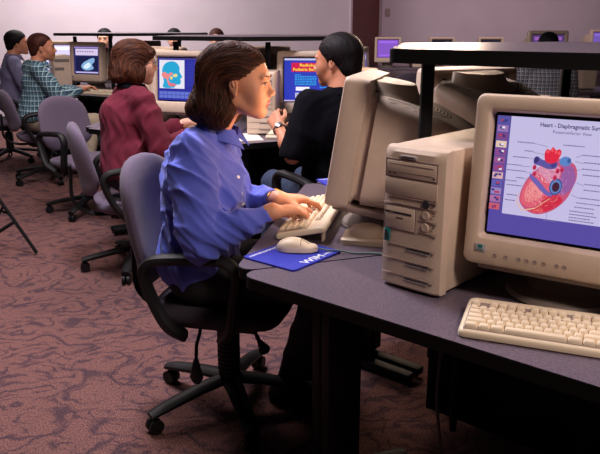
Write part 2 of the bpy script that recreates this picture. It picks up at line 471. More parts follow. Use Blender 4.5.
def screen_heart():
    s = Scr(SW, SH, (86, 74, 160), .93); rnd = random.Random(3)
    s.quad(0, 0, 1, .035, (92, 84, 150))
    s.quad(.095, .0, 1, .825, (196, 188, 226))
    s.quad(0, 0, .09, .80, (92, 76, 152))
    cols = [(84, 84, 160), (150, 116, 176), (128, 70, 130), (226, 196, 176), (138, 74, 140), (150, 84, 140), (140, 70, 134), (214, 170, 176), (96, 92, 170), (150, 130, 190), (170, 110, 160), (196, 90, 110)]
    for i in range(12):
        v = .012+i*.066; s.quad(.008, v, .082, v+.055, cols[i])
        for q in range(3):
            a = .014+rnd.random()*.04; b = v+.008+rnd.random()*.02
            s.quad(a, b, a+.02, b+.018, rnd.choice([(60, 50, 120), (230, 220, 235), (180, 60, 90), (70, 60, 130)]))
    s.um = .86
    s.text('Heart - Diaphragmatic Surface', .33, .066, .0125, (40, 34, 90), True, .136)
    s.text('Posteroinferior View', .43, .113, .0095, (60, 52, 110), False, .078)
    # heart
    s.hm = True
    s.blob([(.40, .345), (.44, .315), (.55, .30), (.66, .33), (.70, .42), (.685, .52), (.65, .62), (.56, .72), (.44, .775), (.33, .765), (.245, .70), (.235, .61), (.27, .50), (.33, .42)], (196, 84, 120))
    s.blob([(.36, .37), (.45, .35), (.54, .37), (.55, .46), (.50, .52), (.42, .49), (.36, .44)], (214, 140, 170))
    s.blob([(.55, .35), (.63, .34), (.69, .42), (.68, .52), (.61, .58), (.54, .53), (.57, .45)], (150, 92, 158))
    s.blob([(.34, .44), (.42, .47), (.50, .53), (.54, .60), (.46, .66), (.36, .73), (.26, .70), (.25, .61), (.29, .50)], (220, 96, 116))
    s.blob([(.31, .52), (.40, .52), (.45, .58), (.40, .66), (.31, .69), (.275, .62)], (232, 134, 140))
    s.blob([(.50, .59), (.60, .60), (.62, .65), (.53, .725), (.42, .765), (.37, .75), (.44, .68)], (206, 44, 70))
    def tex(n, u0, u1, v0, v1, cols, seed, L=.03, ang=1.0, t=.0012):
        r_ = random.Random(seed)
        for _ in range(n):
            u = r_.uniform(u0, u1); v = r_.uniform(v0, v1); q = ang+r_.uniform(-.7, .7); l = L*r_.uniform(.4, 1.2)
            s.line(u, v, u+l*math.cos(q), v+l*1.2*math.sin(q), t*r_.uniform(.6, 1.5), r_.choice(cols))
    tex(60, .29, .44, .52, .68, [(238, 160, 160), (214, 84, 104), (240, 176, 170), (200, 70, 96)], 1)
    tex(34, .46, .58, .61, .69, [(226, 80, 96), (176, 26, 54), (236, 120, 120)], 2, .04, -.6)
    tex(26, .40, .48, .70, .745, [(226, 80, 96), (190, 36, 60), (236, 130, 120)], 3, .035, -.5)
    tex(40, .37, .53, .38, .48, [(226, 170, 190), (190, 110, 150), (232, 186, 200)], 4, .03, .3)
    tex(36, .58, .66, .36, .54, [(170, 116, 180), (130, 76, 144), (186, 130, 180)], 5, .03, 1.2)
    s.line(.265, .675, .33, .735, .0028, (232, 180, 150)); s.line(.33, .735, .44, .70, .0026, (232, 180, 150)); s.line(.44, .70, .55, .60, .0024, (226, 160, 140)); s.line(.268, .60, .265, .68, .002, (232, 170, 150))
    s.blob([(.335, .43), (.36, .44), (.43, .48), (.51, .54), (.56, .56), (.555, .585), (.49, .57), (.40, .51), (.34, .465)], (110, 96, 176))
    s.circ(.578, .50, .056, (70, 84, 150)); s.circ(.578, .50, .045, (96, 130, 186)); s.circ(.580, .502, .032, (70, 30, 56))
    for u, v in ((.36, .375), (.37, .425), (.565, .375), (.555, .43), (.60, .36)): s.circ(u, v, .018, (206, 60, 96)); s.circ(u+.003, v+.003, .009, (150, 30, 70))
    # great vessels
    s.blob([(.345, .30), (.37, .285), (.42, .305), (.50, .305), (.55, .31), (.545, .355), (.48, .37), (.41, .355), (.35, .345)], (92, 84, 158))
    s.circ(.365, .312, .021, (56, 48, 110)); s.circ(.52, .325, .024, (70, 60, 130))
    s.blob([(.44, .305), (.425, .25), (.44, .215), (.465, .222), (.485, .195), (.515, .215), (.545, .205), (.565, .225), (.56, .26), (.535, .31), (.48, .325)], (222, 40, 66))
    for u, v in ((.45, .235), (.485, .22), (.52, .23), (.548, .235)): s.circ(u, v, .012, (240, 84, 96))
    s.blob([(.565, .285), (.60, .255), (.65, .26), (.665, .30), (.63, .325), (.58, .32)], (90, 130, 196)); s.circ(.645, .283, .015, (60, 90, 150))
    s.hm = False
    # leader lines and label strokes
    L = []
    for (u, v, w) in ((.22, .19, .13), (.28, .255, .07), (.20, .31, .12), (.15, .375, .12), (.16, .42, .15), (.24, .475, .06), (.14, .505, .11), (.17, .54, .12), (.18, .62, .08), (.17, .665, .08), (.56, .185, .15), (.70, .25, .16), (.72, .305, .15), (.71, .355, .2), (.72, .40, .14), (.74, .47, .2), (.74, .515, .12), (.72, .58, .16), (.70, .62, .2), (.69, .655, .14), (.66, .69, .17), (.66, .715, .19), (.66, .74, .15), (.66, .762, .18), (.48, .79, .09)):
        x = u
        while x < u+w:
            l = .008+rnd.random()*.014; L.append((x, v-.006, min(x+l, u+w), v+.002)); x += l+.004
    s.quads(L, (112, 100, 150))
    for a in ((.35, .19, .45, .205), (.35, .26, .44, .27), (.33, .31, .36, .31), (.27, .38, .34, .375), (.31, .43, .35, .42), (.30, .48, .34, .47), (.25, .62, .27, .62), (.70, .25, .66, .27), (.72, .31, .66, .3), (.71, .36, .62, .37), (.74, .48, .68, .46), (.72, .58, .66, .56), (.50, .78, .5, .72)):
        s.line(*a, .0007, (90, 80, 130))
    return s.mesh()
def screen_skull():
    s = Scr(SW, SH, (38, 40, 150), 1.0)
    s.quad(0, 0, 1, .03, (70, 60, 130)); s.quad(.03, .05, .60, .72, (226, 222, 236))
    s.blob([(.12, .70), (.13, .55), (.10, .42), (.10, .25), (.17, .13), (.30, .08), (.42, .11), (.49, .22), (.49, .32), (.55, .44), (.51, .48), (.52, .56), (.49, .62), (.40, .63), (.36, .70)], (30, 160, 206))
    s.blob([(.08, .38), (.15, .33), (.22, .38), (.30, .34), (.34, .38), (.27, .43), (.24, .52), (.28, .60), (.24, .64), (.19, .50), (.12, .47)], (230, 130, 130))
    s.blob([(.24, .60), (.36, .60), (.42, .64), (.32, .67), (.25, .66)], (222, 110, 120)); s.blob([(.34, .40), (.42, .37), (.44, .43), (.37, .45)], (230, 214, 130)); s.blob([(.28, .44), (.33, .44), (.33, .50), (.28, .5)], (236, 210, 120))
    rnd = random.Random(5); L = []
    for i in range(15):
        v = .10+i*.038; x = .66
        while x < .93-.1*rnd.random(): l = .015+rnd.random()*.03; L.append((x, v, x+l, v+.01)); x += l+.01
    s.quads(L, (64, 74, 176))
    s.quads([(.03+i*.096, .79+j*.085, .03+i*.096+.088, .79+j*.085+.075) for i in range(10) for j in range(2)], (96, 112, 200))
    s.quad(.84, .70, .90, .74, (150, 190, 235))
    return s.mesh()
def screen_radiology():
    s = Scr(SW, SH, (44, 56, 178), 1.0)
    s.quad(0, 0, 1, .045, (190, 190, 225)); s.quad(.14, .10, 1, .31, (206, 24, 74))
    s.text('Radiology &', .30, .185, .024, (255, 226, 60), True, .15); s.text('Pediatric Emergencies', .17, .285, .024, (255, 226, 60), True, .23)
    rnd = random.Random(9); L = []
    for i in range(7):
        v = .37+i*.038; x = .21
        while x < (.33 if i == 0 else .62): l = .02+rnd.random()*.035; L.append((x, v, x+l, v+.02)); x += l+.012
    for v in (.50, .54, .60, .66):
        x = .70
        while x < .92: l = .02+rnd.random()*.035; L.append((x, v, x+l, v+.02)); x += l+.012
    s.quads(L, (40, 170, 235))
    s.quad(.23, .66, .50, .75, (240, 236, 250)); s.quad(.22, .80, 1, .97, (206, 204, 235))
    s.quads([(.23+rnd.random()*.5, .81+rnd.random()*.13, 0, 0) for _ in range(0)], (60, 60, 160))
    L = []
    for _ in range(90):
        u = .23+rnd.random()*.6; v = .81+rnd.random()*.14; L.append((u, v, u+.015, v+.012))
    s.quads(L, (70, 74, 170)); s.quad(0, .97, 1, 1, (200, 180, 220))
    return s.mesh()
def screen_scan():
    s = Scr(SW, SH, (40, 40, 110), 1.0); s.quad(0, 0, 1, .06, (150, 130, 190)); s.quad(.05, .08, .96, .32, (212, 196, 226)); s.quads([(.12+.1*i, .16, .18+.1*i, .20) for i in range(7)], (120, 96, 170))
    s.quad(.05, .36, .96, .90, (22, 26, 66))
    s.blob([(.28, .74), (.36, .60), (.50, .52), (.66, .44), (.80, .42), (.82, .54), (.72, .66), (.78, .80), (.60, .87), (.40, .86)], (130, 170, 214)); s.blob([(.36, .76), (.50, .62), (.62, .60), (.66, .72), (.50, .82)], (214, 232, 244))
    s.quad(.05, .93, .96, .98, (190, 180, 226))
    return s.mesh()
def screen_plain(rgb, rgb2, g=1.0):
    s = Scr(SW, SH, rgb, g); s.quad(.06, .06, .94, .18, rgb2); s.quad(.1, .84, .8, .92, rgb2); return s.mesh()

# ------------------------------------------------------------------ CRT monitor
BW, BH, BZ = .412, .385, .077
def tiltm(me, t):
    me.transform(Matrix.Translation((0, .15, .06)) @ Matrix.Rotation(-t, 4, 'X') @ Matrix.Translation((0, -.15, -.06))); return me
MC = {}
def monitor(label, loc, rz, scr, tilt=R(5), group=None, detail=2, blade=M['plastic']):
    t = thing('crt_monitor', label, 'monitor', loc, rz, group)
    key = (round(tilt, 3), blade.name)
    if key not in MC:
        d = {}
        zc = BZ+BH/2; oz = BZ+.068+.14; ow, oh = .333, .278
        def ring(w, h, r, y, cz): return [(x, y, z) for x, z in rrect(w, h, r, 5, 0, cz)]
        b = MB()
        b.loft([ring(BW-.03, BH-.03, .012, .070, zc), ring(BW-.008, BH-.008, .016, .070, zc), ring(BW-.002, BH-.002, .018, .045, zc), ring(BW, BH, .02, .012, zc), ring(BW-.008, BH-.008, .018, .001, zc), ring(BW-.02, BH-.02, .016, -.002, zc),
                ring(ow+.016, oh+.016, .012, -.002, oz), ring(ow+.008, oh+.008, .01, .001, oz), ring(ow, oh, .008, .016, oz), ring(ow-.004, oh-.004, .008, .03, oz)], cap=False)
        d['bezel'] = b.mesh('bezel', blade, 40)
        b = MB(); b.box((0, .028, oz), (ow+.004, .012, oh+.004)); d['screen_surround'] = b.mesh('screen_surround', M['glass'], 0)
        b = MB()
        b.loft([ring(.385, .355, .02, .068, zc), ring(.345, .33, .03, .078, zc-.004), ring(.34, .325, .03, .098, zc-.01), ring(.392, .325, .04, .102, zc-.014), ring(.390, .315, .05, .17, zc-.018), ring(.365, .285, .05, .27, zc-.024), ring(.31, .235, .04, .36, zc-.03), ring(.25, .19, .03, .41, zc-.03), ring(.23, .17, .03, .416, zc-.03)])
        # drum-like hump on top running into the bezel back
        nb = len(b.bm.verts); b.lathe([(.150, zc+.10), (.142, zc+.128), (.124, zc+.142), (.108, zc+.160), (.099, zc+.178), (.095, zc+.183)], (0, .085, 0), 64)
        b.bm.verts.ensure_lookup_table()
        for v in list(b.bm.verts)[nb:]: v.co.y = max(v.co.y, .066)
        d['housing'] = b.mesh('housing', blade, 35)
        # rows of vent holes curving round the hump
        b = MB()
        for row in range(7):
            rr = .152+row*.011
            for k in range(-30, 31):
                a = R(90+k*2.6); x, y = rr*math.cos(a), .085+rr*math.sin(a)
                if y < .125 or abs(x) > .172-(y-.10)*.10 or y > .34: continue
                tt = np.interp(y, [.102, .17, .27, .36], [zc-.014+.1625, zc-.018+.1575, zc-.024+.1425, zc-.03+.1175])
                b.box((x, y, tt+.0005), (.0034, .0034, .0012))
        d['vent'] = b.mesh('vent', M['vent'], 0)
        b = MB(); b.lathe([(.006, zc+.150), (.006, zc+.1565)], (0, .086, 0), 12); d['screw_hole'] = b.mesh('screw_hole', M['vent'], 0)
        b = MB(); b.box((0, .12, BZ-.002), (.35, .2, .022), .006); d['chin'] = b.mesh('chin', M['plastic_grey'])
        b = MB(); b.lathe([(.04, .0), (.135, .0), (.14, .006), (.134, .016), (.09, .024), (.075, .045), (.1, .07), (.05, .07)], (0, .16, 0), 36); d['stand'] = b.mesh('stand', M['plastic_dk'])  # stand coloured darker in place of the shade beneath the monitor
        b = MB(); b.lathe([(.0054, -.004), (.0054, .0), (.0044, .0012), (.003, .0004)], n=14, axis='Y'); d['button'] = b.mesh('button', M['plastic_grey'])
        b = MB(); b.box((0, 0, 0), (.026, .002, .018), .0008, mi=0); b.box((.0, -.0012, .003), (.010, .0012, .007), mi=1); b.box((0, -.0012, -.005), (.016, .0012, .0018), mi=1); d['badge'] = b.mesh('badge', [M['badge'], M['teal']])
        for n in d:
            if n not in ('stand', 'button', 'badge', 'screw_hole'): tiltm(d[n], tilt)
        MC[key] = d
    d = MC[key]
    T = Matrix.Translation((0, .15, .06)) @ Matrix.Rotation(-tilt, 4, 'X') @ Matrix.Translation((0, -.15, -.06))
    bz = link('bezel', d['bezel'], t); link('housing', d['housing'], t); link('stand', d['stand'], t)
    sc_ = link('screen', scr, t); sc_.matrix_local = T @ Matrix.Translation((0, .0195, BZ+.068+.14))
    if detail >= 1:
        link('screen_surround', d['screen_surround'], t); link('chin', d['chin'], t)
        o = link('badge', d['badge'], bz); o.matrix_local = T @ Matrix.Translation((-.163, -.003, BZ+.042))
    if detail >= 2:
        hs = [c for c in t.children if c.name.startswith('housing')][0]; link('vent', d['vent'], hs)
        for x in (-.140, .140): o = link('screw_hole', d['screw_hole'], hs); o.matrix_local = T @ Matrix.Translation((x, 0, .004))
        for x in (-.129, -.104, -.075, -.058, -.040, -.021, .006, .022):
            o = link('button', d['button'], bz); o.matrix_local = T @ Matrix.Translation((x, -.002, BZ+.028))
    return t

# ------------------------------------------------------------------ tower computer
def tower(label, loc, rz, group=None, detail=2, h=.346):
    t = thing('computer_tower', label, 'computer', loc, rz, group)
    w, d = .165, .40
    b = MB(); b.box((0, .02+d/2, h/2+.004), (w-.004, d-.02, h-.010), .004); link('case', b.mesh('case', M['plastic']), t)
    b = MB(); n = 10; rings = []
    # bowed front panel with a hood lip at the top
    for z, o in ((.006, 0), (.012, .006), (h-.03, .006), (h-.012, .004), (h-.003, -.003), (h, -.012)):
        fr = []
        for k in range(n+1):
            x = -w/2+w*k/n; y = -.004*(1-abs(2*k/n-1)**4)-.008-o
            if k in (0, n): y += .004; x *= .995
            fr.append((x, y+.012, z))
        rings.append(fr+[(w/2, .03, z), (-w/2, .03, z)])
    b.loft(rings); fp = link('front_panel', b.mesh('front_panel', M['plastic'], 30), t)
    y0 = -.0065
    b = MB(); b.lathe([(.03, .0), (.03, .006)], (0, 0, 0), 8)
    for x in (-.06, .06):
        for y in (.05, .35): b = MB(); b.box((x, y, .003), (.02, .04, .006)); link('foot', b.mesh('foot', M['black']), t)
    if detail < 1:
        b = MB(); b.box((0, y0, h-.05), (w*.84, .004, .03), mi=0); b.box((-.03, y0, h-.13), (.09, .004, .03), mi=0); link('drive_bay', b.mesh('drive_bay', M['plastic_dk']), t); return t
    b = MB(); b.box((-.012, y0-.0005, h-.022), (.045, .003, .008), .001, mi=0)
    for k in range(7): b.box((-.026+k*.0046, y0-.0023, h-.022), (.0028, .001, .004), mi=1)
    link('name_plate', b.mesh('name_plate', [M['badge'], M['darkink']]), fp)
    def drive(name, zc, hh, xc, ww, stuff):
        b = MB(); b.box((xc, y0+.0008, zc), (ww, .0024, hh), mi=1); b.box((xc, y0-.0002, zc-.001), (ww-.007, .003, hh-.008), .0012, mi=0)
        for (x, z, sx, sz, m) in stuff: b.box((x, y0-.0018, z), (sx, .0010, sz*.8), mi=m)
        link(name, b.mesh(name, [M['plastic'], M['plastic_grey'], M['darkink']]), t)
    drive('disc_drive', .296, .044, -.004, .142, [(-.004, .306, .12, .002, 1), (-.004, .288, .12, .0022, 1), (-.062, .284, .005, .004, 2), (-.048, .284, .010, .003, 2), (.058, .284, .006, .004, 2)])
    b = MB(); b.box((-.004, y0+.0005, .252), (.144, .002, .040), .0008); link('drive_cover', b.mesh('drive_cover', M['plastic']), t)
    for xc, z, ww, hh_ in ((-.004, .2285, .15, .0013), (-.004, .212, .15, .0013), (.049, .183, .05, .0013), (.049, .154, .05, .0013), (-.004, .112, .15, .0009), (-.004, .076, .15, .0009), (-.004, .038, .15, .0009)):
        b = MB(); b.box((xc, y0-.0004, z), (ww, .0021, hh_)); link('seam', b.mesh('seam', M['plastic_grey'], 0), fp)
    drive('floppy_drive', .178, .062, -.030, .090, [(-.034, .190, .074, .006, 2), (-.03, .178, .02, .003, 2), (-.055, .190, .012, .009, 1)])
    for z, m in ((.222, 'darkink'), (.197, 'plastic'), (.168, 'plastic')):
        b = MB(); b.lathe([(.0100, -.002), (.0100, .0008), (.0088, .0022), (.003, .0018)], n=20, axis='Y'); link('power_button' if m == 'darkink' else 'button', b.mesh('button', M[m]), t, (.040, y0, z))
        b = MB(); b.box((.062, y0-.001, z+.002), (.006, .001, .002)); link('button_symbol', b.mesh('button_symbol', M['darkink'], 0), fp)
    b = MB(); b.box((-.064, y0-.001, .132), (.016, .003, .032), .001, mi=0); b.box((-.066, y0-.003, .136), (.006, .001, .014), mi=1); b.box((-.061, y0-.003, .128), (.004, .001, .014), mi=1); link('badge', b.mesh('badge', [M['teal'], M['darkink']]), t)
    for z in (.106, .070, .032):
        b = MB(); b.box((.022, y0-.0002, z), (.062, .002, .0022), mi=0); b.box((.022, y0-.0006, z-.0022), (.062, .002, .0014), mi=1); link('grip_slot', b.mesh('grip_slot', [M['darkink'], M['badge']], 0), fp)
    return t

# ------------------------------------------------------------------ keyboard, mouse, mouse pad
KEYM = {}
def keymesh(w, d=.0165):
    k = (round(w, 4), d)
    if k not in KEYM:
        b = MB(); b.loft([[(x, y, z) for x, y in rrect(w-a, d-a, .0015, 2, 0, oy)] for z, a, oy in ((0, .0, 0), (.004, .0014, 0), (.0085, .0056, .0006), (.0092, .0074, .0006))])
        KEYM[k] = b.mesh('key', M['plastic2'], 45)
    return KEYM[k]
def key_layout():
    U = .0186; K = []
    def row(y, items, x0):
        x = x0
        for it in items:
            if it < 0: x += -it*U
            else: K.append((x+it*U/2, y, it*U-.0012)); x += it*U
    xm, xn, xp = 0, 15.5*U, 19*U
    row(5.5*U, [1, -1, 1, 1, 1, 1, -.5, 1, 1, 1, 1, -.5, 1, 1, 1, 1], xm); row(5.5*U, [1, 1, 1], xn)
    row(4.1*U, [1]*13+[2], xm); row(4.1*U, [1, 1, 1], xn); row(4.1*U, [1, 1, 1, 1], xp)
    row(3.1*U, [1.5]+[1]*12+[1.5], xm); row(3.1*U, [1, 1, 1], xn); row(3.1*U, [1, 1, 1], xp)
    row(2.1*U, [1.75]+[1]*11+[2.25], xm); row(2.1*U, [1, 1, 1], xp)
    row(1.1*U, [2.25]+[1]*10+[2.75], xm); row(1.1*U, [-1, 1], xn); row(1.1*U, [1, 1, 1], xp)
    row(.1*U, [1.5, 1.3, 1.5, 6.4, 1.5, 1.3, 1.5], xm); row(.1*U, [1, 1, 1], xn); row(.1*U, [2, 1], xp)
    return K, 23*U, 6.5*U
def keyboard(label, loc, rz, group=None, detail=2, pitch=R(6)):
    """origin at front left corner of the case on the desk; x along, y towards the back"""
    t = thing('keyboard', label, 'keyboard', loc, rz, group)
    K, W, D = key_layout(); mx, my = .011, .016
    W2, D2 = W+2*mx, D+my+.020
    Tm = Matrix.Rotation(pitch, 4, 'X')
    b = MB()
    def rr(a, z): return [(x, y, z) for x, y in rrect(W2-2*a, D2-2*a, .012, 4, W2/2, D2/2)]
    b.loft([rr(.004, 0), rr(0, .003), rr(0, .010), rr(.002, .015), rr(.007, .019), rr(.009, .019)])
    me = b.mesh('case', M['plastic2'], 35); me.transform(Tm); cs = link('case', me, t)
    b = MB()
    for (x0, x1, y0, y1) in ((0, 15, -.45, 4.6), (15.5, 18.5, -.45, .6), (15.5, 18.5, 2.6, 4.6), (19, 23, -.45, 4.6), (0, 15, 5, 6), (15.5, 18.5, 5, 6)):
        U = .0186; b.box((mx+(x0+x1)/2*U, my+(y0+y1)/2*U+.0, .0193), ((x1-x0)*U+.001, (y1-y0)*U+.001, .001))
    me = b.mesh('key_well', M['plastic_grey'], 0); me.transform(Tm); link('key_well', me, cs)
    if pitch > .02:
        for x in (.03, W2-.03): b = MB(); b.box((x, D2*.9, D2*math.sin(pitch)*.45), (.03, .008, D2*math.sin(pitch)*.9), .002); link('foot', b.mesh('foot', M['plastic2']), t)
    if detail >= 2:
        for i, (x, y, w) in enumerate(K):
            o = link('space_bar' if w > .1 else 'key', keymesh(w), t); o.matrix_local = Tm @ Matrix.Translation((mx+x, my+y, .0195))
    else:
        b = MB()
        for x, y, w in K: b.box((mx+x, my+y, .0235), (w-.002, .0145, .008), .002, 1)
        me = b.mesh('keys', M['plastic2'], 0); me.transform(Tm); link('keys', me, t)
    return t
def mouse(label, loc, rz, group=None):
    """cable end towards +y"""
    t = thing('computer_mouse', label, 'mouse', loc, rz, group)
    b = MB(); rings = []
    for k in range(15):
        u = k/14; y = -.058+.116*u; w = .032*(1-abs(2*u-1)**3.2)**.5 if 0 < u < 1 else .006
        w = max(w*(1-.12*u), .008); h = .010+.026*math.sin(min(1, u*1.15+.08)*math.pi*.93)**.8
        if k in (0, 14): h = .012
        ring = [(-w, y, .002), (-w*1.02, y, .010)]
        for a in range(9):
            an = math.pi-math.pi*a/8; ring.append((w*math.cos(an), y, .012+(h-.010)*math.sin(an)**.7 if 0 < a < 8 else .013))
        ring += [(w*1.02, y, .010), (w, y, .002)]; rings.append(ring)
    b.loft(rings); link('shell', b.mesh('shell', M['plastic2'], 50), t)
    b = MB()
    b.tube([(-.0268, .013, .0233), (-.022, .0125, .0279), (-.012, .012, .0320), (0, .012, .0332), (.012, .012, .0320), (.022, .0125, .0279), (.0268, .013, .0233)], .0008, 6); b.tube([(0, .013, .0330), (0, .025, .0268), (0, .036, .0198)], .0008, 6)
    link('button_seam', b.mesh('button_seam', M['plastic_dk']), t)
    return t
def mouse_pad(label, loc, rz, group=None, w=.215, d=.182, text=True):
    t = thing('mouse_pad', label, 'mouse pad', loc, rz, group)
    b = MB(); b.prism(rrect(w, d, .012, 5), 0, .005); b2 = link('pad', b.mesh('pad', M['padblue'], 0), t)
    if text:
        for word, sz, tx, ty, wd_ in (('WIM', .034, -w/2+.062, -d/2+.008, .085), ('MTI', .016, -w/2+.155, -d/2+.012, .034), ('communications', .020, -w/2+.010, d/2-.022, .150)):
            bm = bmesh.new(); add_text(bm, word, sz, lambda x, y: (tx+x, ty+y, .0053), 0, True, wd_)
            me = bpy.data.meshes.new('lettering'); bm.to_mesh(me); bm.free(); me.materials.append(M['white']); link('lettering', me, b2, label='white printed lettering')
    return t

# ------------------------------------------------------------------ task chair (sitter looks along +y)
def spline(pts, n=8, closed=False):
    pts = [Vector(p) for p in pts]; K = len(pts); out = []
    for i in range(K if closed else K-1):
        p0 = pts[i-1] if (closed or i > 0) else pts[0]; p1 = pts[i]; p2 = pts[(i+1) % K]; p3 = pts[(i+2) % K] if (closed or i+2 < K) else pts[-1]
        for k in range(n):
            t = k/n; out.append(.5*((2*p1)+(-p0+p2)*t+(2*p0-5*p1+4*p2-p3)*t*t+(-p0+3*p1-3*p2+p3)*t**3))
    if not closed: out.append(pts[-1])
    return out
def chair(label, loc, rz, seat_h=.46, back_top=.90, arms=True, fab='fabric', group=None, spin=0.3, detail=2, seatfab=None):
    t = thing('task_chair', label, 'chair', loc, rz, group)
    # seat cushion
    b = MB(); n = 28; rings = []
    for z, s in ((seat_h-.065, .86), (seat_h-.055, .95), (seat_h-.035, 1), (seat_h-.015, .985), (seat_h-.004, .93), (seat_h, .80)):
        ring = []
        for k in range(n):
            a = 2*math.pi*k/n; c, s_ = math.cos(a), math.sin(a); e = .62
            x = .235*s*math.copysign(abs(c)**e, c); y = .225*s*math.copysign(abs(s_)**e, s_)
            ring.append((x, y, z+(.0 if y < 0 else -.03*(y/.225)**3)-(0.012*(1-abs(x)/.24) if z > seat_h-.01 else 0)))
        rings.append(ring)
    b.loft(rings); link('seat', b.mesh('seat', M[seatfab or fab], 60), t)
    b = MB(); b.box((0, 0, seat_h-.082), (.30, .30, .03), .008); b.box((0, -.02, seat_h-.105), (.12, .2, .04), .01); link('seat_pan', b.mesh('seat_pan', M['black']), t)
    # backrest: tall rounded pad, concave to the sitter
    z0 = seat_h+.02; z1 = back_top; H = z1-z0
    def outline(v):      # half width at height v
        return .225*(1-abs(2*v-1)**3.4)**.42*(1.0-.10*v) if 0 < v < 1 else .03
    def surf(u, v, side):
        w = max(outline(v), .02); x = u*w; edge = (1-min(1, abs(u))**4)**.5*(1-abs(2*v-1)**6)**.5
        yc = -.245-.05*v-.035*math.sin(v*math.pi*.9)*0+.05*(x/.21)**2+.03*math.sin((v-.25)*math.pi)*(-1 if v > .25 else 1)*.6
        th = .030*edge+.002
        return (x, yc+(th if side > 0 else -th), z0+H*v)
    b = MB(); nu, nv = 14, 18
    vals = [[math.sin((i/nu-.5)*math.pi) for i in range(nu+1)], [j/nv for j in range(nv+1)]]
    def vv(j): return .5-.5*math.cos(math.pi*j/nv)
    rings = []
    for j in range(nv+1):
        v = vv(j); rings.append([surf(u, v, 1) for u in vals[0]]+[surf(u, v, -1) for u in reversed(vals[0])])
    b.loft(rings); link('backrest', b.mesh('backrest', M[fab], 60), t)
    b = MB(); b.tube(spline([(0, -.10, seat_h-.10), (0, -.24, seat_h-.09), (0, -.33, seat_h-.02), (0, -.335, z0+H*.25), (0, -.335, z0+H*.42)], 5), .02, 8, ((1, 0, 0), (1.8, .5))); link('back_bar', b.mesh('back_bar', M['black']), t)
    if arms:
        for s in (-1, 1):
            X = s*.262; b = MB()
            pts = [(X*.86, .06, seat_h-.085), (X, .10, seat_h-.03), (X, .115, seat_h+.07), (X, .125, seat_h+.145), (X, .095, seat_h+.185), (X, .03, seat_h+.192), (X, -.11, seat_h+.182), (X, -.165, seat_h+.165), (X, -.182, seat_h+.12), (X, -.15, seat_h+.03), (X, -.11, seat_h-.04), (X*.86, -.07, seat_h-.085)]
            b.tube(spline(pts, 5), .020, 10, ((1, 0, 0), (1.3, .95))); link('armrest', b.mesh('armrest', M['black']), t)
    b = MB(); b.lathe([(.020, .30), (.020, seat_h-.09)], n=16)
    zz = .12; prof = [(.034, .10)]
    while zz < seat_h-.15: prof += [(.041, zz), (.041, zz+.008), (.035, zz+.010), (.035, zz+.014)]; zz += .016
    prof.append((.028, zz)); b.lathe(prof, n=18); link('column', b.mesh('column', M['black']), t)
    for k in range(5):
        a = spin+2*math.pi*k/5; c, s_ = math.cos(a), math.sin(a); b = MB()
        b.tube([(.02*c, .02*s_, .115), (.12*c, .12*s_, .105), (.27*c, .27*s_, .078), (.315*c, .315*s_, .066)], [.030, .027, .024, .020], 10, ((0, 0, 1), (.65, 1.2))); lg = link('leg', b.mesh('leg', M['black']), t)
        b = MB()
        for q in (-1, 1):
            px, py = .30*c-q*.013*s_, .30*s_+q*.013*c
            b.lathe([(.026, -.008), (.026, .008)], n=16, axis='Y')
            vs = b.bm.verts[-32:] if False else list(b.bm.verts)[-32:]
            bmesh.ops.rotate(b.bm, cent=(0, 0, 0), matrix=Matrix.Rotation(a, 3, 'Z'), verts=vs); bmesh.ops.translate(b.bm, vec=(px, py, .0262), verts=vs)
        b.tube([(.30*c, .30*s_, .03), (.30*c, .30*s_, .07)], .008, 6)
        link('caster', b.mesh('caster', M['black']), lg)
    if detail >= 2:
        b = MB(); b.tube([(.10, -.06, seat_h-.09), (.17, -.04, seat_h-.10), (.215, -.035, seat_h-.12), (.235, -.03, seat_h-.165)], .006, 8); b.tube([(.235, -.03, seat_h-.16), (.237, -.03, seat_h-.19), (.239, -.03, seat_h-.225), (.239, -.03, seat_h-.245)], [.008, .016, .024, .012], 10, ((0, 1, 0), (1, .45))); link('lever', b.mesh('lever', M['black']), t)
        b = MB(); b.tube([(.05, .10, seat_h-.10), (.12, .15, seat_h-.13), (.16, .18, seat_h-.14)], [.006, .008, .02], 8); link('tilt_knob', b.mesh('tilt_knob', M['black']), t)
    return t

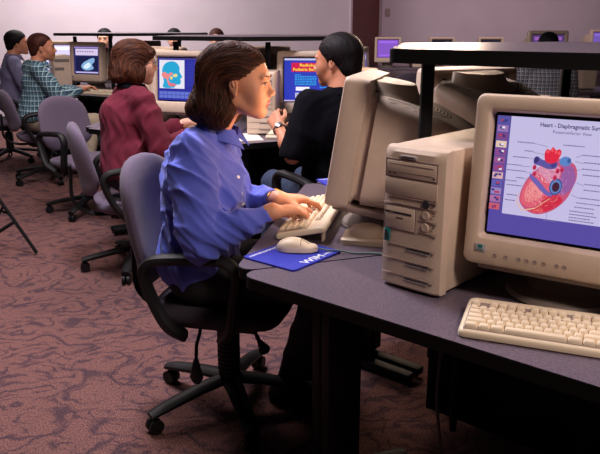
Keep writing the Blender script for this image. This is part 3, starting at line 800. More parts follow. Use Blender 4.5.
# ------------------------------------------------------------------ people
def skin(name, rgb):
    m, nt, b = new_mat(name); c = lin(rgb)
    b.inputs['Base Color'].default_value = (*c, 1); b.inputs['Roughness'].default_value = .5
    b.inputs['Subsurface Weight'].default_value = .15; b.inputs['Subsurface Radius'].default_value = (.012, .004, .002); b.inputs['Subsurface Scale'].default_value = .6
    return m
V3 = Vector
def head_ops(F, C, Rm, s, female):
    T = lambda p: C+Rm @ (V3(p)*s)
    def E(c, r, k=.02, mode='add', q=None): F.ell(T(c), [v*s for v in r], k*s, rot=(Rm if q is None else Rm @ q), mode=mode)
    def Cn(a, b, ra, rb, k=.015, mode='add'): F.cone(T(a), T(b), ra*s, rb*s, k*s, mode)
    E((0, -.018, .034), (.073, .093, .080), .03)
    E((0, .030, .022), (.062, .060, .062), .03)
    E((0, .038, -.028), (.053, .054, .060), .03)
    E((0, .044, -.070), (.036, .040, .028), .025)
    Cn((.045, -.002, -.052), (.012, .066, -.088), .014, .012, .03); Cn((-.045, -.002, -.052), (-.012, .066, -.088), .014, .012, .03)
    E((0, .0745, -.089), (.016, .014, .013), .02)
    for x in (-1, 1):
        E((x*.037, .060, -.022), (.022, .023, .024), .025); E((x*.026, .066, -.048), (.020, .020, .020), .025)
        E((x*.028, .086, .026), (.020, .008, .007), .016)
        E((x*.031, .102, .006), (.015, .016, .011), .012, 'sub')
        E((x*.0305, .0785, .0065), (.0145, .0130, .0125), .005)            # lids
        E((x*.0310, .0930, .0055), (.0135, .0055, .0052), .002, 'sub')    # opening between the lids
    Cn((0, .086, .012), (0, .107, -.020), .0062, .0082, .012)
    E((0, .1105, -.0250), (.0088, .0085, .0075), .006)
    for x in (-1, 1): E((x*.0105, .102, -.030), (.0068, .0095, .0062), .006); E((x*.0055, .106, -.0365), (.0028, .005, .0026), .002, 'sub')
    E((0, .083, -.046), (.022, .014, .018), .018)
    E((0, .0935, -.0520), (.0180, .0070, .0042), .006); E((0, .0915, -.0620), (.0155, .0072, .0048), .006)
    E((0, .0995, -.0570), (.019, .0055, .0012), .003, 'sub')
    for x in (-1, 1):
        q = Matrix.Rotation(R(-x*14), 3, 'Z') @ Matrix.Rotation(R(12), 3, 'X')
        E((x*.074, -.002, -.004), (.0065, .0165, .0290), .006, q=q); E((x*.0815, .001, .000), (.0055, .0095, .0170), .003, 'sub', q)
        E((x*.0800, -.001, .001), (.0035, .0035, .012), .003, q=q); E((x*.0745, .006, -.0285), (.0050, .0065, .0085), .005)
def hand_ops(F, W, d, n, tsign, curls, s=1.0, spread=.07, thumb=(.45, .6)):
    """W wrist, d towards the knuckles, n palm normal, tsign +1 right hand / -1 left"""
    d = V3(d).normalized(); n = V3(n); n = (n-d*n.dot(d)).normalized(); t = d.cross(n)*tsign       # t points to the thumb side
    L = [.088, .092, .087, .079]; off = [.029, .010, -.010, -.028]; ph = [(.042, .026, .020), (.046, .029, .021), (.042, .027, .020), (.033, .021, .018)]; rr = [.0088, .0090, .0084, .0074]
    for i in range(4):
        a = W+t*off[i]*.5*s; kn = W+d*L[i]*s+t*off[i]*s-n*.004*s
        F.cone(a, kn, .0150*s, .0112*s, .014*s)
        ang = 0; p = kn; r = rr[i]*s; base = (d+t*spread*(off[i]/.01)*.35).normalized()
        for j in range(3):
            ang += curls[i][j]; dd = (base*math.cos(ang)+n*math.sin(ang)).normalized(); q = p+dd*ph[i][j]*s
            F.cone(p, q, r, r*.90, .0035*s); p = q; r *= .90
    b = W+d*.022*s+t*.022*s+n*.006*s; m1 = b+(d*.75+t*.62+n*.25).normalized()*.040*s
    F.cone(W+d*.01*s+t*.008*s, m1, .0165*s, .0120*s, .012*s)
    m2 = m1+(d*.92+t*.28+n*.25).normalized()*.032*s; m3 = m2+(d*.98-t*.02+n*.28).normalized()*.026*s
    F.cone(m1, m2, .0112*s, .0100*s, .004*s); F.cone(m2, m3, .0100*s, .0080*s, .003*s)
def folds(seed, A, f1=34, f2=22):
    rnd = random.Random(seed); ds = []
    for i in range(6):
        v = V3((rnd.uniform(-1, 1), rnd.uniform(-1, 1), rnd.uniform(-.8, .8))).normalized(); ds.append((v, rnd.uniform(.7, 1.5), rnd.uniform(0, 6)))
    def f(X, Y, Z):
        wx = .035*np.sin(13*Y+9*Z+1)+.02*np.sin(29*Z+5*X); wy = .035*np.sin(11*Z+8*X+2); wz = .03*np.sin(12*X+10*Y)
        t = 0
        for v, k, p in ds:
            a = (v.x*(X+wx)+v.y*(Y+wy)+v.z*(Z+wz))*f1*k+p
            t = t+(1-np.abs(np.sin(a)))**3
        return A*(.9-t/2.0)+A*.35*np.sin(f2*(X+wx)*2+3)*np.sin(f2*(Z+wz)*2)
    return f
def hair_color(c0, c1, g, V, seed=0):
    a = .5+.5*np.sin(g*900+6*np.sin(g*210+seed)); b = .5+.5*np.sin(g*2300+V[:, 2]*12+seed*2); n = np.random.RandomState(seed).rand(len(V))
    k = np.clip((.55*a+.3*b+.25*n)**2.2, 0, 1)[:, None]
    return np.array(lin(c0))*(1-k)+np.array(lin(c1))*k
def add_strands(me, F, gf, n, c0, c1, length, rad, Rm):
    rs = np.random.RandomState(11); co = np.zeros(len(me.vertices)*3, np.float32); me.vertices.foreach_get('co', co); co = co.reshape(-1, 3)
    P = co[rs.choice(len(co), n)].astype(float); h = F.h
    def samp(P):
        q = np.clip((P-F.lo)/h, 0, np.array(F.n)-1.001); i = q.astype(int); f = q-i; v = 0
        for a in (0, 1):
            for b_ in (0, 1):
                for c in (0, 1): v = v+F.F[i[:, 0]+a, i[:, 1]+b_, i[:, 2]+c]*(f[:, 0] if a else 1-f[:, 0])*(f[:, 1] if b_ else 1-f[:, 1])*(f[:, 2] if c else 1-f[:, 2])
        return v
    def grad(fn, P, e):
        return np.stack([fn(P+np.eye(3)[k]*e)-fn(P-np.eye(3)[k]*e) for k in range(3)], 1)/(2*e)
    nz = lambda v: v/(np.linalg.norm(v, axis=1, keepdims=True)+1e-9)
    steps = 13; dl = length/(2*steps); halves = []
    for sg in (1, -1):
        p = P.copy(); L = []; prev = None
        for k in range(steps):
            nrm = nz(grad(samp, p, h*1.5)); t = nz(np.cross(nrm, grad(gf, p, .002)))*sg
            if prev is not None: t = np.where(((t*prev).sum(1) < 0)[:, None], -t, t); t = nz(.5*t+.5*prev)
            prev = t; p = p+t*dl; p = p-nrm*samp(p)[:, None]*.8; L.append((p.copy(), nrm.copy()))
        halves.append(L)
    seq = list(reversed(halves[1]))+halves[0]
    lift = rs.uniform(.0002, .0028, n); m = len(seq); V = []; Fc = []; Cc = []; a0, a1 = np.array(lin(c0)), np.array(lin(c1)); kk = rs.rand(n)**1.6
    pts = np.stack([q[0] for q in seq], 1); nn = np.stack([q[1] for q in seq], 1); r0 = rad*rs.uniform(.6, 1.3, n)
    ok = np.linalg.norm(np.diff(pts, axis=1), axis=2).max(1) < dl*2.2
    inside = np.abs(np.stack([samp(pts[:, k]) for k in range(m)], 1)).max(1) < .006
    base = len(co); vid = base
    for i in range(n):
        if not (ok[i] and inside[i]): continue
        col = a0*(1-kk[i])+a1*kk[i]
        for k in range(m):
            u = k/(m-1); r = r0[i]*max(.12, math.sin(math.pi*u)**.5); tt = pts[i, min(k+1, m-1)]-pts[i, max(k-1, 0)]; tt /= np.linalg.norm(tt)+1e-9
            sd = np.cross(nn[i, k], tt); c = pts[i, k]+nn[i, k]*lift[i]*math.sin(math.pi*u)
            V += [c+sd*r, c+nn[i, k]*r, c-sd*r]; Cc += [col]*3
            if k:
                b_ = vid+3*k; Fc += [(b_-3, b_-2, b_+1, b_), (b_-2, b_-1, b_+2, b_+1)]
        vid += 3*m
    bm = bmesh.new(); bm.from_mesh(me); lay = bm.verts.layers.float_color.get('Col')
    vs = [bm.verts.new(v) for v in V]
    for v, c in zip(vs, Cc): v[lay] = (*c, 1)
    for f in Fc: fc = bm.faces.new([vs[i-base] for i in f]); fc.smooth = True
    bm.to_mesh(me); bm.free(); return me
def collar(name, m, NB, r0, r1, up, drop, a0=35, a1=325, tip=.02, fwd=None, th=.0035):
    """turned-down collar ring: NB centre, open at the front (+y)"""
    b = MB(); fwd = fwd or V3((0, .02, -.02)); n = 26; rings = []
    for k in range(n+1):
        a = R(a0+(a1-a0)*k/n)+math.pi/2; c, s_ = math.cos(a), math.sin(a); e = abs(2*k/n-1)**5; fr = (1+s_)/2
        o = V3(NB)+fwd*fr
        pin = o+V3((c*r0*.9, s_*r0, -.012)); ptop = o+V3((c*(r0+.004), s_*(r0+.004), up)); pout = o+V3((c*r1, s_*r1+e*.015, up*.3-drop-e*tip))
        pout2 = o+V3((c*(r1-th), s_*(r1-th)+e*.015, up*.3-drop-e*tip-.002)); pt2 = o+V3((c*(r0+.001), s_*(r0+.001), up-.006))
        rings.append([pin, ptop, pout, pout2, pt2+V3((0, 0, -.002))])
    b.loft(rings); return b.mesh(name, m, 50)
def person(label, loc, rz, P, group=None):
    t = thing('person', label, 'person', loc, rz, group)
    g = lambda k, d=None: P.get(k, d)
    s = g('hs', 1.0); hh = g('h', .006); fem = g('female', False); sw = g('sw', .185 if not fem else .165)
    pel = V3(g('pelvis', (0, 0, .545))); ch = V3(g('chest', (0, .05, .87))); NB = V3(g('neck', (0, .06, 1.05))); HC = V3(g('head', (0, .11, 1.168)))
    SR = V3(g('sr', (sw, .045, .99))); SL = V3(g('sl', (-sw, .045, .99)))
    ER = V3(g('er', (.25, .13, .74))); WR = V3(g('wr', (.12, .36, .79))); EL = V3(g('el', (-.25, .13, .74))); WL = V3(g('wl', (-.12, .36, .79)))
    KR = V3(g('kr', (.12, .42, .52))); KL = V3(g('kl', (-.12, .42, .52))); AR = V3(g('ar', (.13, .40, .09))); AL = V3(g('al', (-.13, .40, .09)))
    Rm = Matrix.Rotation(g('yaw', 0), 3, 'Z') @ Matrix.Rotation(g('pitch', 0), 3, 'X') @ Matrix.Rotation(g('roll', 0), 3, 'Y')
    allp = [HC+V3((0, 0, .14)), HC-V3((.13, .13, 0)), HC+V3((.13, .14, 0)), WR+V3((.15, .2, 0)), WL+V3((-.15, .2, 0)), WR-V3((.2, .2, 0)), WL-V3((.2, .2, 0)), ER+V3((.06, 0, -.06)), EL-V3((.06, 0, .06)), SR+V3((.08, 0, 0)), SL-V3((.08, 0, 0)), pel-V3((.2, .14, .1)), KR+V3((.08, .1, 0)), KL+V3((-.08, .1, 0)), AR+V3((.05, .2, -.09)), AL+V3((-.05, .2, -.09)), ch-V3((0, .17, 0))]
    lo = [min(p[i] for p in allp)-.03 for i in range(3)]; hi = [max(p[i] for p in allp)+.03 for i in range(3)]
    hT = lambda p: HC+Rm @ (V3(p)*s)
    # body: one continuous skin surface from head to feet
    nr = .048 if fem else .058; hr = min(hh*.62, .0055)
    FH = Field(HC-V3((.125, .13, .24)), HC+V3((.125, .135, .135)), hr)
    head_ops(FH, HC, Rm, s, fem); FH.cone(hT((0, -.028, -.045)), NB+V3((0, -.01, -.01)), nr*s, (nr+.004)*s, .03)
    F = Field(lo, hi, hh); F.cone(NB+V3((0, -.005, -.02)), ch+V3((0, .01, .04)), nr-.002, .065, .02)
    F.cone(SR-V3((.01, 0, .01)), SL+V3((.01, 0, -.01)), .036, .036, .02); F.ell(ch-V3((0, 0, .03)), (sw*.72, .08, .12), .03); F.cone(ch, pel, .08, .10, .03)
    for S, E, W, sg in ((SR, ER, WR, 1), (SL, EL, WL, -1)):
        F.cone(S, E, .042, .036, .02); F.cone(E, W+(E-W)*.55, .038, .037, .02); F.cone(W+(E-W)*.55, W, .037, .0235, .02); F.ell(W, (.027, .024, .022), .02)
    for S, Kn, A in ((pel+V3((.08, 0, 0)), KR, AR), (pel-V3((.08, 0, 0)), KL, AL)):
        F.cone(S, Kn, .07, .05, .03); F.cone(Kn, A, .048, .034, .02)
    hn = g('hands', {})
    hand_ops(F, WR, hn.get('dr', WR-ER), hn.get('nr', (0, 0, -1)), 1, hn.get('cr', [(.3, .45, .35)]*4), s)
    hand_ops(F, WL, hn.get('dl', WL-EL), hn.get('nl', (0, 0, -1)), -1, hn.get('cl', [(.3, .45, .35)]*4), s)
    sk = g('skin'); lips = g('lips', sk); Ri = Rm.transposed(); RiN = np.array(Ri)
    def mf(C):
        q = ((C-np.array(HC)) @ RiN.T)/s
        up = ((q[:, 0]/.0195)**2+((q[:, 2]+.0515)/.0062)**2 < 1)|((q[:, 0]/.0175)**2+((q[:, 2]+.0640)/.0068)**2 < 1)
        return (up & (q[:, 1] > .088)).astype(int)
    hme = FH.mesh('head', [sk, lips], mf, smooth_it=1); bme = F.mesh('body', [sk, lips], smooth_it=1)
    bm = bmesh.new(); bm.from_mesh(bme); bm.from_mesh(hme); bm.to_mesh(bme); bm.free(); bpy.data.meshes.remove(hme); link('body', bme, t)
    for x in (-1, 1):
        b = MB(); b.lathe([(.0001, -.0112)]+[(.0112*math.sin(a), -.0112*math.cos(a)) for a in [R(15*i) for i in range(1, 12)]]+[(.0001, .0112)], n=20, axis='Y')
        b.lathe([(.0056, .0098), (.0056, .0106), (.0040, .0117), (.0001, .0120)], n=16, axis='Y', mi=1)
        vs = list(b.bm.verts)
        me = b.mesh('eye', [M['eyew'], M['iris']], 60); me.transform(Matrix.Rotation(math.pi, 4, 'Z') if False else Matrix.Identity(4))
        me.transform((Matrix.Translation(HC) @ Rm.to_4x4() @ Matrix.Scale(s, 4) @ Matrix.Translation((x*.0305, .0795, .0055)) @ Matrix.Rotation(R(-90)*0, 4, 'X') @ Matrix.Rotation(math.pi, 4, 'Z')))
        link('eye', me, t)
        b = MB(); b.tube([hT((x*.0175, .0925, .0085)), hT((x*.025, .0955, .0112)), hT((x*.034, .0945, .0112)), hT((x*.0455, .0850, .0060))], [.0010*s, .0015*s, .0016*s, .0010*s], 6); link('eyelashes', b.mesh('eyelashes', M['darkink']), t)
        b = MB(); b.tube([hT((x*.013, .0955, .0250)), hT((x*.022, .0965, .0285)), hT((x*.033, .0935, .0300)), hT((x*.046, .0845, .0260))], [.0020*s, .0027*s, .0025*s, .0012*s], 6); link('eyebrow', b.mesh('eyebrow', g('browm', M['shoe'])), t)
    # hair
    c0, c1 = g('hc', ((20, 14, 14), (52, 38, 34)))
    style = g('hair', 'short'); hf = min(hh, .004)*s if style != 'short' else hh*.8
    Fh = Field(HC-V3((.2, .26, .25)), HC+V3((.2, .16, .18)), max(.0028, hf))
    X0 = np.array(HC)
    def loc3(X, Y, Z):
        x, y, z = X-X0[0], Y-X0[1], Z-X0[2]
        return [(RiN[i, 0]*x+RiN[i, 1]*y+RiN[i, 2]*z)/s for i in range(3)]
    def EH(c, r, k=.03, mode='add'): Fh.ell(hT(c), [v*s for v in r], k*s, rot=Rm, mode=mode)
    ln = style
    if ln == 'long':
        EH((0, -.026, .044), (.086, .110, .083)); EH((0, -.085, .0), (.085, .056, .09)); EH((0, -.082, -.078), (.096, .078, .056), .05); EH((0, -.118, -.098), (.080, .052, .040), .03); EH((.062, -.044, -.088), (.042, .044, .046), .03); EH((-.062, -.044, -.088), (.042, .044, .046), .03)
        EH((.055, -.06, -.125), (.038, .040, .022), .02); EH((-.055, -.06, -.125), (.038, .040, .022), .02)
        yh = ([-.2, -.14, -.10, -.055, -.035, .010, .022, .035, .050, .068, .078, .1, .2], [.006, .012, .016, .006, -.010, .004, .030, .048, .062, .078, .096, .106, .11])
    elif ln == 'bob':
        EH((0, -.016, .040), (.090, .112, .088)); EH((0, -.038, -.035), (.100, .100, .075), .04); EH((.055, .0, -.06), (.04, .055, .05), .03); EH((-.055, .0, -.06), (.04, .055, .05), .03)
        yh = ([-.2, -.12, -.05, .0, .025, .05, .2], [.02, .035, .045, .050, .088, .13, .13])
        EH((0, .080, .062), (.06, .022, .02), .02); EH((0, -.085, -.075), (.082, .052, .034), .03)
    else:
        v = g('vol', 0); EH((0, -.022, .042), (.081+v, .100+v, .083+v)); EH((0, -.060, -.030), (.068+v*.5, .050+v, .062), .03)
        yh = ([-.2, -.10, -.085, -.04, -.015, -.005, .02, .035, .055, .075, .1, .2], [-.12, -.09, -.040, -.030, -.020, .030, .034, .052, .074, .094, .108, .12])
    def hcut(X, Y, Z):
        x, y, z = loc3(X, Y, Z); return (y-np.interp(z, yh[0], yh[1]))*.8*s
    Fh.F = np.where(Fh.F < .05, Fh.F, .2)
    A = g('strand', .0022)
    def gval(x, y, z):
        yc, zc = -.005, -.02
        if ln == 'short': return np.abs(x)*.9+.35*y+.002*np.sin(90*z)
        rho = np.sqrt((y-yc)**2+np.maximum(z-zc, 0)**2)
        wv = np.clip((-z-.03)/.06, 0, 1)*(.0075*np.sin(z*105+8*np.sin(x*30+y*18)+y*60))
        return rho+np.abs(x)*.45+wv+.0012*np.sin(x*160+y*95+z*60)
    def hd(X, Y, Z):
        x, y, z = loc3(X, Y, Z); q = gval(x, y, z)
        return A*(np.abs(np.sin(q*330))*1.0+.6*np.abs(np.sin(q*150+1)))-A*.7
    Fh.disp(hd)
    XX, YY, ZZ = np.ix_(*Fh.ax); cutv = hcut(XX, YY, ZZ).astype(np.float32); k = .012
    h_ = np.maximum(k-np.abs(Fh.F-cutv), 0)/k; Fh.F = np.maximum(Fh.F, cutv)+h_*h_*k*.25
    def hcol(Vv):
        q = ((Vv-X0) @ RiN.T)/s; return hair_color(c0, c1, gval(q[:, 0], q[:, 1], q[:, 2]), q, 1)
    hme = Fh.mesh('hair', M['hair'], None, hcol, smooth_it=0 if ln != 'short' else 1)
    ns = g('nstr', 0)
    if ns: hme = add_strands(hme, Fh, lambda Q: (lambda q: gval(q[:, 0], q[:, 1], q[:, 2]))(((Q-X0) @ RiN.T)/s), ns, c0, c1, g('slen', .11), g('srad', .0015), np.array(Rm))
    link('hair', hme, t)
    # shirt
    cm = g('cloth'); sl = g('sleeve', .94); fm = g('loose', 1.0); ch_ = max(hh, .0045)
    F = Field(lo, hi, ch_)
    bel = pel.lerp(ch, .42)
    F.ell(pel+V3((0, .0, .035)), (.175*fm, .125*fm, .11), .05); F.ell(bel, (.160*fm, .120*fm, .14), .05); F.ell(ch+V3((0, 0, -.02)), (sw*.96*fm, .122*fm, .16), .06)
    F.cone(NB-V3((0, .008, .035)), ch+V3((0, -.012, .03)), nr+.010, .112, .03)
    if fem:
        for x in (-1, 1): F.ell(ch+V3((x*.07, .075*fm, -.045)), (.062, .060, .062), .05)
    F.cone(SR-V3((.03, 0, .012)), SL+V3((.03, 0, -.012)), .062, .062, .06); F.cone(NB-V3((0, .005, .035)), SR+V3((-.02, 0, .02)), .048, .036, .05); F.cone(NB-V3((0, .005, .035)), SL+V3((.02, 0, .02)), .048, .036, .05)
    for S, E, W in ((SR, ER, WR), (SL, EL, WL)):
        D = V3((math.copysign(.008, S.x), 0, 0)); u = .064*fm
        if sl > .5:
            F.cone(S-D, E, u*.90, .056*fm, .035); F.cone(S.lerp(E, .3), S.lerp(E, .8), u*.98, u*.98, .03); We = E.lerp(W, (sl-.5)*2); Wm = E.lerp(We, .72)
            F.cone(E, Wm, .056*fm, .047*fm, .03); F.cone(Wm, We, .046*fm, .035, .012)
            if g('cuff', True): F.cone(E.lerp(We, .84), We, .0375, .0365, .006)
        else: F.cone(S-D, S.lerp(E, sl*2), u, .062*fm, .035)
    F.disp(folds(g('seed', 1), g('fold', .006), g('ff', 26)))
    F.cone(NB+V3((0, .004, .052)), hT((0, -.01, -.02)), (nr+.004), (nr+.010), .010, 'sub')
    if g('vneck', False): F.ell(NB+V3((0, .080, -.015)), (.026, .05, .060), .01, mode='sub')
    for E, W, S in ((ER, WR, SR), (EL, WL, SL)):
        if sl > .5: q = E.lerp(W, (sl-.5)*2); ax = (W-E).normalized(); F.cone(q+ax*.012, q+ax*.06, .027, .06, .001, 'sub')
        else: q = S.lerp(E, sl*2); ax = (E-S).normalized(); F.cone(q+ax*.055, q+ax*.09, .05, .06, .004, 'sub')
    shirt = link(g('top', 'shirt'), F.mesh('shirt', cm, smooth_it=1), t)
    if g('collar', True): link('collar', collar('collar', g('colm', cm), NB+V3((0, .002, .0)), nr+.006, nr+.030, g('cup', .022), g('cdrop', .012), tip=.028), shirt)
    # trousers and shoes
    F = Field(lo, hi, max(.008, hh)); F.ell(pel+V3((0, 0, .01)), (.168, .125, .095), .05)
    for S, Kn, A in ((pel+V3((.085, .03, -.01)), KR, AR), (pel-V3((.085, -.03, .01)), KL, AL)):
        F.cone(S, Kn, .088, .066, .05); F.cone(Kn, A, .064, .046, .03)
    F.disp(folds(g('seed', 1)+9, .004, 22))
    link('trousers', F.mesh('trousers', g('pants', M['trouser']), smooth_it=1), t)
    for A in (AR, AL):
        b = MB(); rings = []
        for u, w, z1 in ((-.075, .02, .05), (-.06, .034, .085), (-.02, .036, .09), (.04, .038, .066), (.10, .042, .05), (.15, .036, .038), (.175, .014, .02)):
            rings.append([(A.x+w*math.cos(a), A.y+u, A.z-.088+max(0.001, z1*.5+z1*.5*math.sin(a))) for a in [2*math.pi*k/14 for k in range(14)]])
        b.loft(rings); link('shoe', b.mesh('shoe', M['shoe'], 60), t)
    return t
def W2L(loc, rz):
    c, s = math.cos(-rz), math.sin(-rz)
    return lambda p: V3((c*(p[0]-loc[0])-s*(p[1]-loc[1]), s*(p[0]-loc[0])+c*(p[1]-loc[1]), p[2]))

# ------------------------------------------------------------------ the room
b = MB(); b.box((0, 5, -.05), (20, 18, .1)); struct('floor', b.mesh('floor', M['carpet'], 0))
def wall(name, a, c, h=3.0, th=.12, m='wall', z0=0):
    a, c = V3((*a, 0)), V3((*c, 0)); d = (c-a); L = d.length; b = MB(); b.box((L/2, th/2, z0+(h-z0)/2), (L, th, h-z0)); me = b.mesh(name, M[m], 0)
    me.transform(Matrix.Translation(a) @ Matrix.Rotation(math.atan2(d.y, d.x), 4, 'Z')); return struct(name, me)
WA, WB_, WC = (-9.0, 8.72), (.76, 11.30), (1.38, 12.25)
wall('wall_back', WA, WB_); wall('wall_right', WC, (9.5, 12.25)); wall('wall_corner', WB_, WC, z0=2.12)
def along(a, c, t, off=0, z=0):
    a, c = V3((*a, z)), V3((*c, z)); d = (c-a).normalized(); return a+d*t+V3((d.y, -d.x, 0))*off
dang = math.atan2(WC[1]-WB_[1], WC[0]-WB_[0]); dlen = math.hypot(WC[1]-WB_[1], WC[0]-WB_[0])
b = MB(); b.box((dlen/2, .05, 1.04), (dlen-.12, .045, 2.06), .003); me = b.mesh('door_1', M['wood'], 0); me.transform(Matrix.Translation((*WB_, 0)) @ Matrix.Rotation(dang, 4, 'Z')); dr = struct('door_1', me)
b = MB(); b.lathe([(.03, -.01), (.03, .0), (.012, .008), (.012, .05), (.008, .055)], (0, 0, 0), 16, 'Y'); b.tube([(0, -.045, 0), (-.05, -.05, 0), (-.11, -.05, -.003)], .010, 8)
me = b.mesh('door_handle', M['metal']); me.transform(Matrix.Translation((*WB_, 0)) @ Matrix.Rotation(dang, 4, 'Z') @ Matrix.Translation((dlen-.15, .025, 1.02))); link('door_handle', me, dr)
b = MB()
for x in (.03, dlen-.03): b.box((x, .04, 1.06), (.06, .14, 2.12), .004)
b.box((dlen/2, .04, 2.095), (dlen-.121, .139, .05), .004); me = b.mesh('trim_1', M['wall'], 0); me.transform(Matrix.Translation((*WB_, 0)) @ Matrix.Rotation(dang, 4, 'Z')); struct('trim_1', me)
def baseboard(name, a, c):
    d = V3((*c, 0))-V3((*a, 0)); b = MB(); b.box((d.length/2, -.008, .05), (d.length, .012, .10), .002); me = b.mesh(name, M['black'], 0); me.transform(Matrix.Translation((*a, 0)) @ Matrix.Rotation(math.atan2(d.y, d.x), 4, 'Z')); struct(name, me)
baseboard('baseboard_back', WA, WB_); baseboard('baseboard_right', WC, (9.5, 12.25))
b = MB(); b.box((0, -.006, 0), (.075, .012, .13), .002, mi=0); b.box((0, -.014, 0), (.012, .008, .028), .001, mi=1); tag(link('light_switch', b.mesh('light_switch', [M['plastic_grey'], M['badge']], 0), None, (1.47, 12.249, 1.57)), 'small grey switch plate high on the right wall beside the wooden door', 'switch')
b = MB(); b.box((0, -.006, 0), (.06, .012, .12), .002, mi=0); b.box((0, -.014, 0), (.012, .008, .028), .001, mi=1); tag(link('light_switch', b.mesh('light_switch', [M['plastic_grey'], M['badge']], 0), None, (1.41, 12.249, 1.13)), 'small grey plate on the wall at door handle height', 'switch')

# ------------------------------------------------------------------ six-sided desk islands
DZ = .72
def island(c, rot, r, names, shelf_r, posts, shelf_label, group, legs=True, th=.036):
    cx, cy = c; V = [(cx+r*math.cos(R(rot+60*k)), cy+r*math.sin(R(rot+60*k))) for k in range(6)]
    for k, lab in enumerate(names):
        if lab is None: continue
        a, c2 = V[k], V[(k+1) % 6]
        tri = round_poly([a, c2, (cx, cy)], .038); ctr = V3(((a[0]+c2[0]+cx)/3, (a[1]+c2[1]+cy)/3))
        pts = [tuple((V3(p)-ctr)*.992) for p in tri]
        t = thing('desk', lab, 'desk', (ctr.x, ctr.y, 0), 0, group)
        b = MB(); b.prism(pts, DZ-.032, DZ-.002, 1, 1); b.prism([tuple(V3(p)*.997) for p in pts], DZ-.003, DZ, 0, 1)
        link('desktop', b.mesh('desktop', [M['laminate'], M['desk_edge']], 0), t)
        if not legs: continue
        for q, w in ((a, .30), (c2, .30)):
            u = (V3((cx, cy))-V3(q)).normalized(); nrm = (ctr-V3(q)); nrm = (nrm-u*nrm.dot(u)).normalized()
            p = V3(q)+u*w+nrm*.036-ctr; ang = math.atan2(u.y, u.x)
            b = MB(); b.box((0, 0, (DZ-.032)/2+.03), (.10, .06, DZ-.032-.06), .006); b.box((.05, 0, .03), (.42, .05, .035), .01); b.box((.05, 0, DZ-.05), (.36, .05, .03), .004)
            me = b.mesh('leg', M['blackmetal']); me.transform(Matrix.Translation((p.x, p.y, 0)) @ Matrix.Rotation(ang, 4, 'Z')); link('leg', me, t)
        u = V3((cx, cy))-ctr; p = u*.42; b = MB(); b.box((0, 0, .38), (.62, .02, .44), .003); me = b.mesh('modesty_panel', M['blackmetal'])
        e = V3(c2)-V3(a); me.transform(Matrix.Translation((p.x, p.y, 0)) @ Matrix.Rotation(math.atan2(e.y, e.x), 4, 'Z')); link('modesty_panel', me, t)
    if shelf_label:
        t = thing('overhead_shelf', shelf_label, 'shelf', (cx, cy, 0))
        b = MB(); hp = round_poly([(shelf_r*math.cos(R(rot+60*k)), shelf_r*math.sin(R(rot+60*k))) for k in range(6)], .03)
        b.prism(hp, SZ-th, SZ-.002, 1, 1); b.prism([(x*.992, y*.992) for x, y in hp], SZ-.003, SZ, 0, 1); link('shelf_board', b.mesh('shelf_board', [M['laminate'], M['desk_edge']], 0), t)
        for (x, y) in posts:
            b = MB(); b.box((x-cx, y-cy, (DZ+SZ-.036)/2), (.032, .032, SZ-.036-DZ), .003); b.box((x-cx, y-cy, DZ+.004), (.07, .07, .008), .001); link('post', b.mesh('post', M['blackmetal']), t)
    return V
SZ = 1.278
G = 'desks of the nearest six-sided island'
C1 = (.89, 2.09)
pv = lambda c, r, a: (c[0]+r*math.cos(R(a)), c[1]+r*math.sin(R(a)))
island(C1, 199.5, 1.135, ['wedge desk in the foreground carrying the heart monitor and front keyboard', 'wedge desk at the far right, cut by the frame edge', None, None, 'wedge desk behind the rear-facing monitor, at the far side of the near island', 'wedge desk where the woman in the periwinkle shirt types'], .70, [pv(C1, .585, 199.5), pv(C1, .62, 79.5), pv(C1, .6, 319.5)], 'black-edged shelf on posts above the nearest monitors at right', G)
C2 = (-.30, 4.95)
island(C2, 146, 1.20, ['wedge desk at the left rear of the middle island, with the small blue pad', 'wedge desk in front of the skull diagram monitor', 'wedge desk in front of the red banner screen', 'wedge desk on the right side of the middle island', 'wedge desk at the far right rear of the middle island', 'wedge desk at the rear of the middle island'], .72, [(-.80, 4.66), (-.20, 4.52), (.26, 4.9)], 'black shelf on posts above the middle row of monitors', 'desks of the middle island', th=.026)
C3 = (-1.72, 7.55)
island(C3, 150, 1.10, ['wedge desk in front of the man in slate blue', 'wedge desk where the man in the plaid shirt types', 'wedge desk at the near right of the far left island', None, None, 'wedge desk at the back of the far left island'], .82, [(-2.33, 7.50), (-1.82, 6.95), (-1.20, 7.2)], 'black shelf on posts above the far left monitors', 'desks of the far left island', th=.026)
# long wall table at the right with its row of machines
t = thing('wall_table', 'long dark table along the right back wall', 'table', (4.3, 11.5, 0))
b = MB(); b.box((0, 0, DZ-.016), (6.4, .8, .032), .004); link('tabletop', b.mesh('tabletop', M['laminate']), t)
for x in (-3.0, -1.0, 1.0, 3.0): b = MB(); b.box((x, 0, (DZ-.032)/2), (.06, .6, DZ-.034), .004); link('leg', b.mesh('leg', M['blackmetal']), t)
t = thing('side_table', 'small dark table carrying the machine of the checked-shirt person', 'table', (2.45, 7.35, 0))
b = MB(); b.box((0, 0, DZ-.016), (1.5, .8, .032), .004); link('tabletop', b.mesh('tabletop', M['laminate']), t)
for x in (-.7, .7): b = MB(); b.box((x, 0, (DZ-.032)/2), (.05, .6, DZ-.034), .004); link('leg', b.mesh('leg', M['blackmetal']), t)

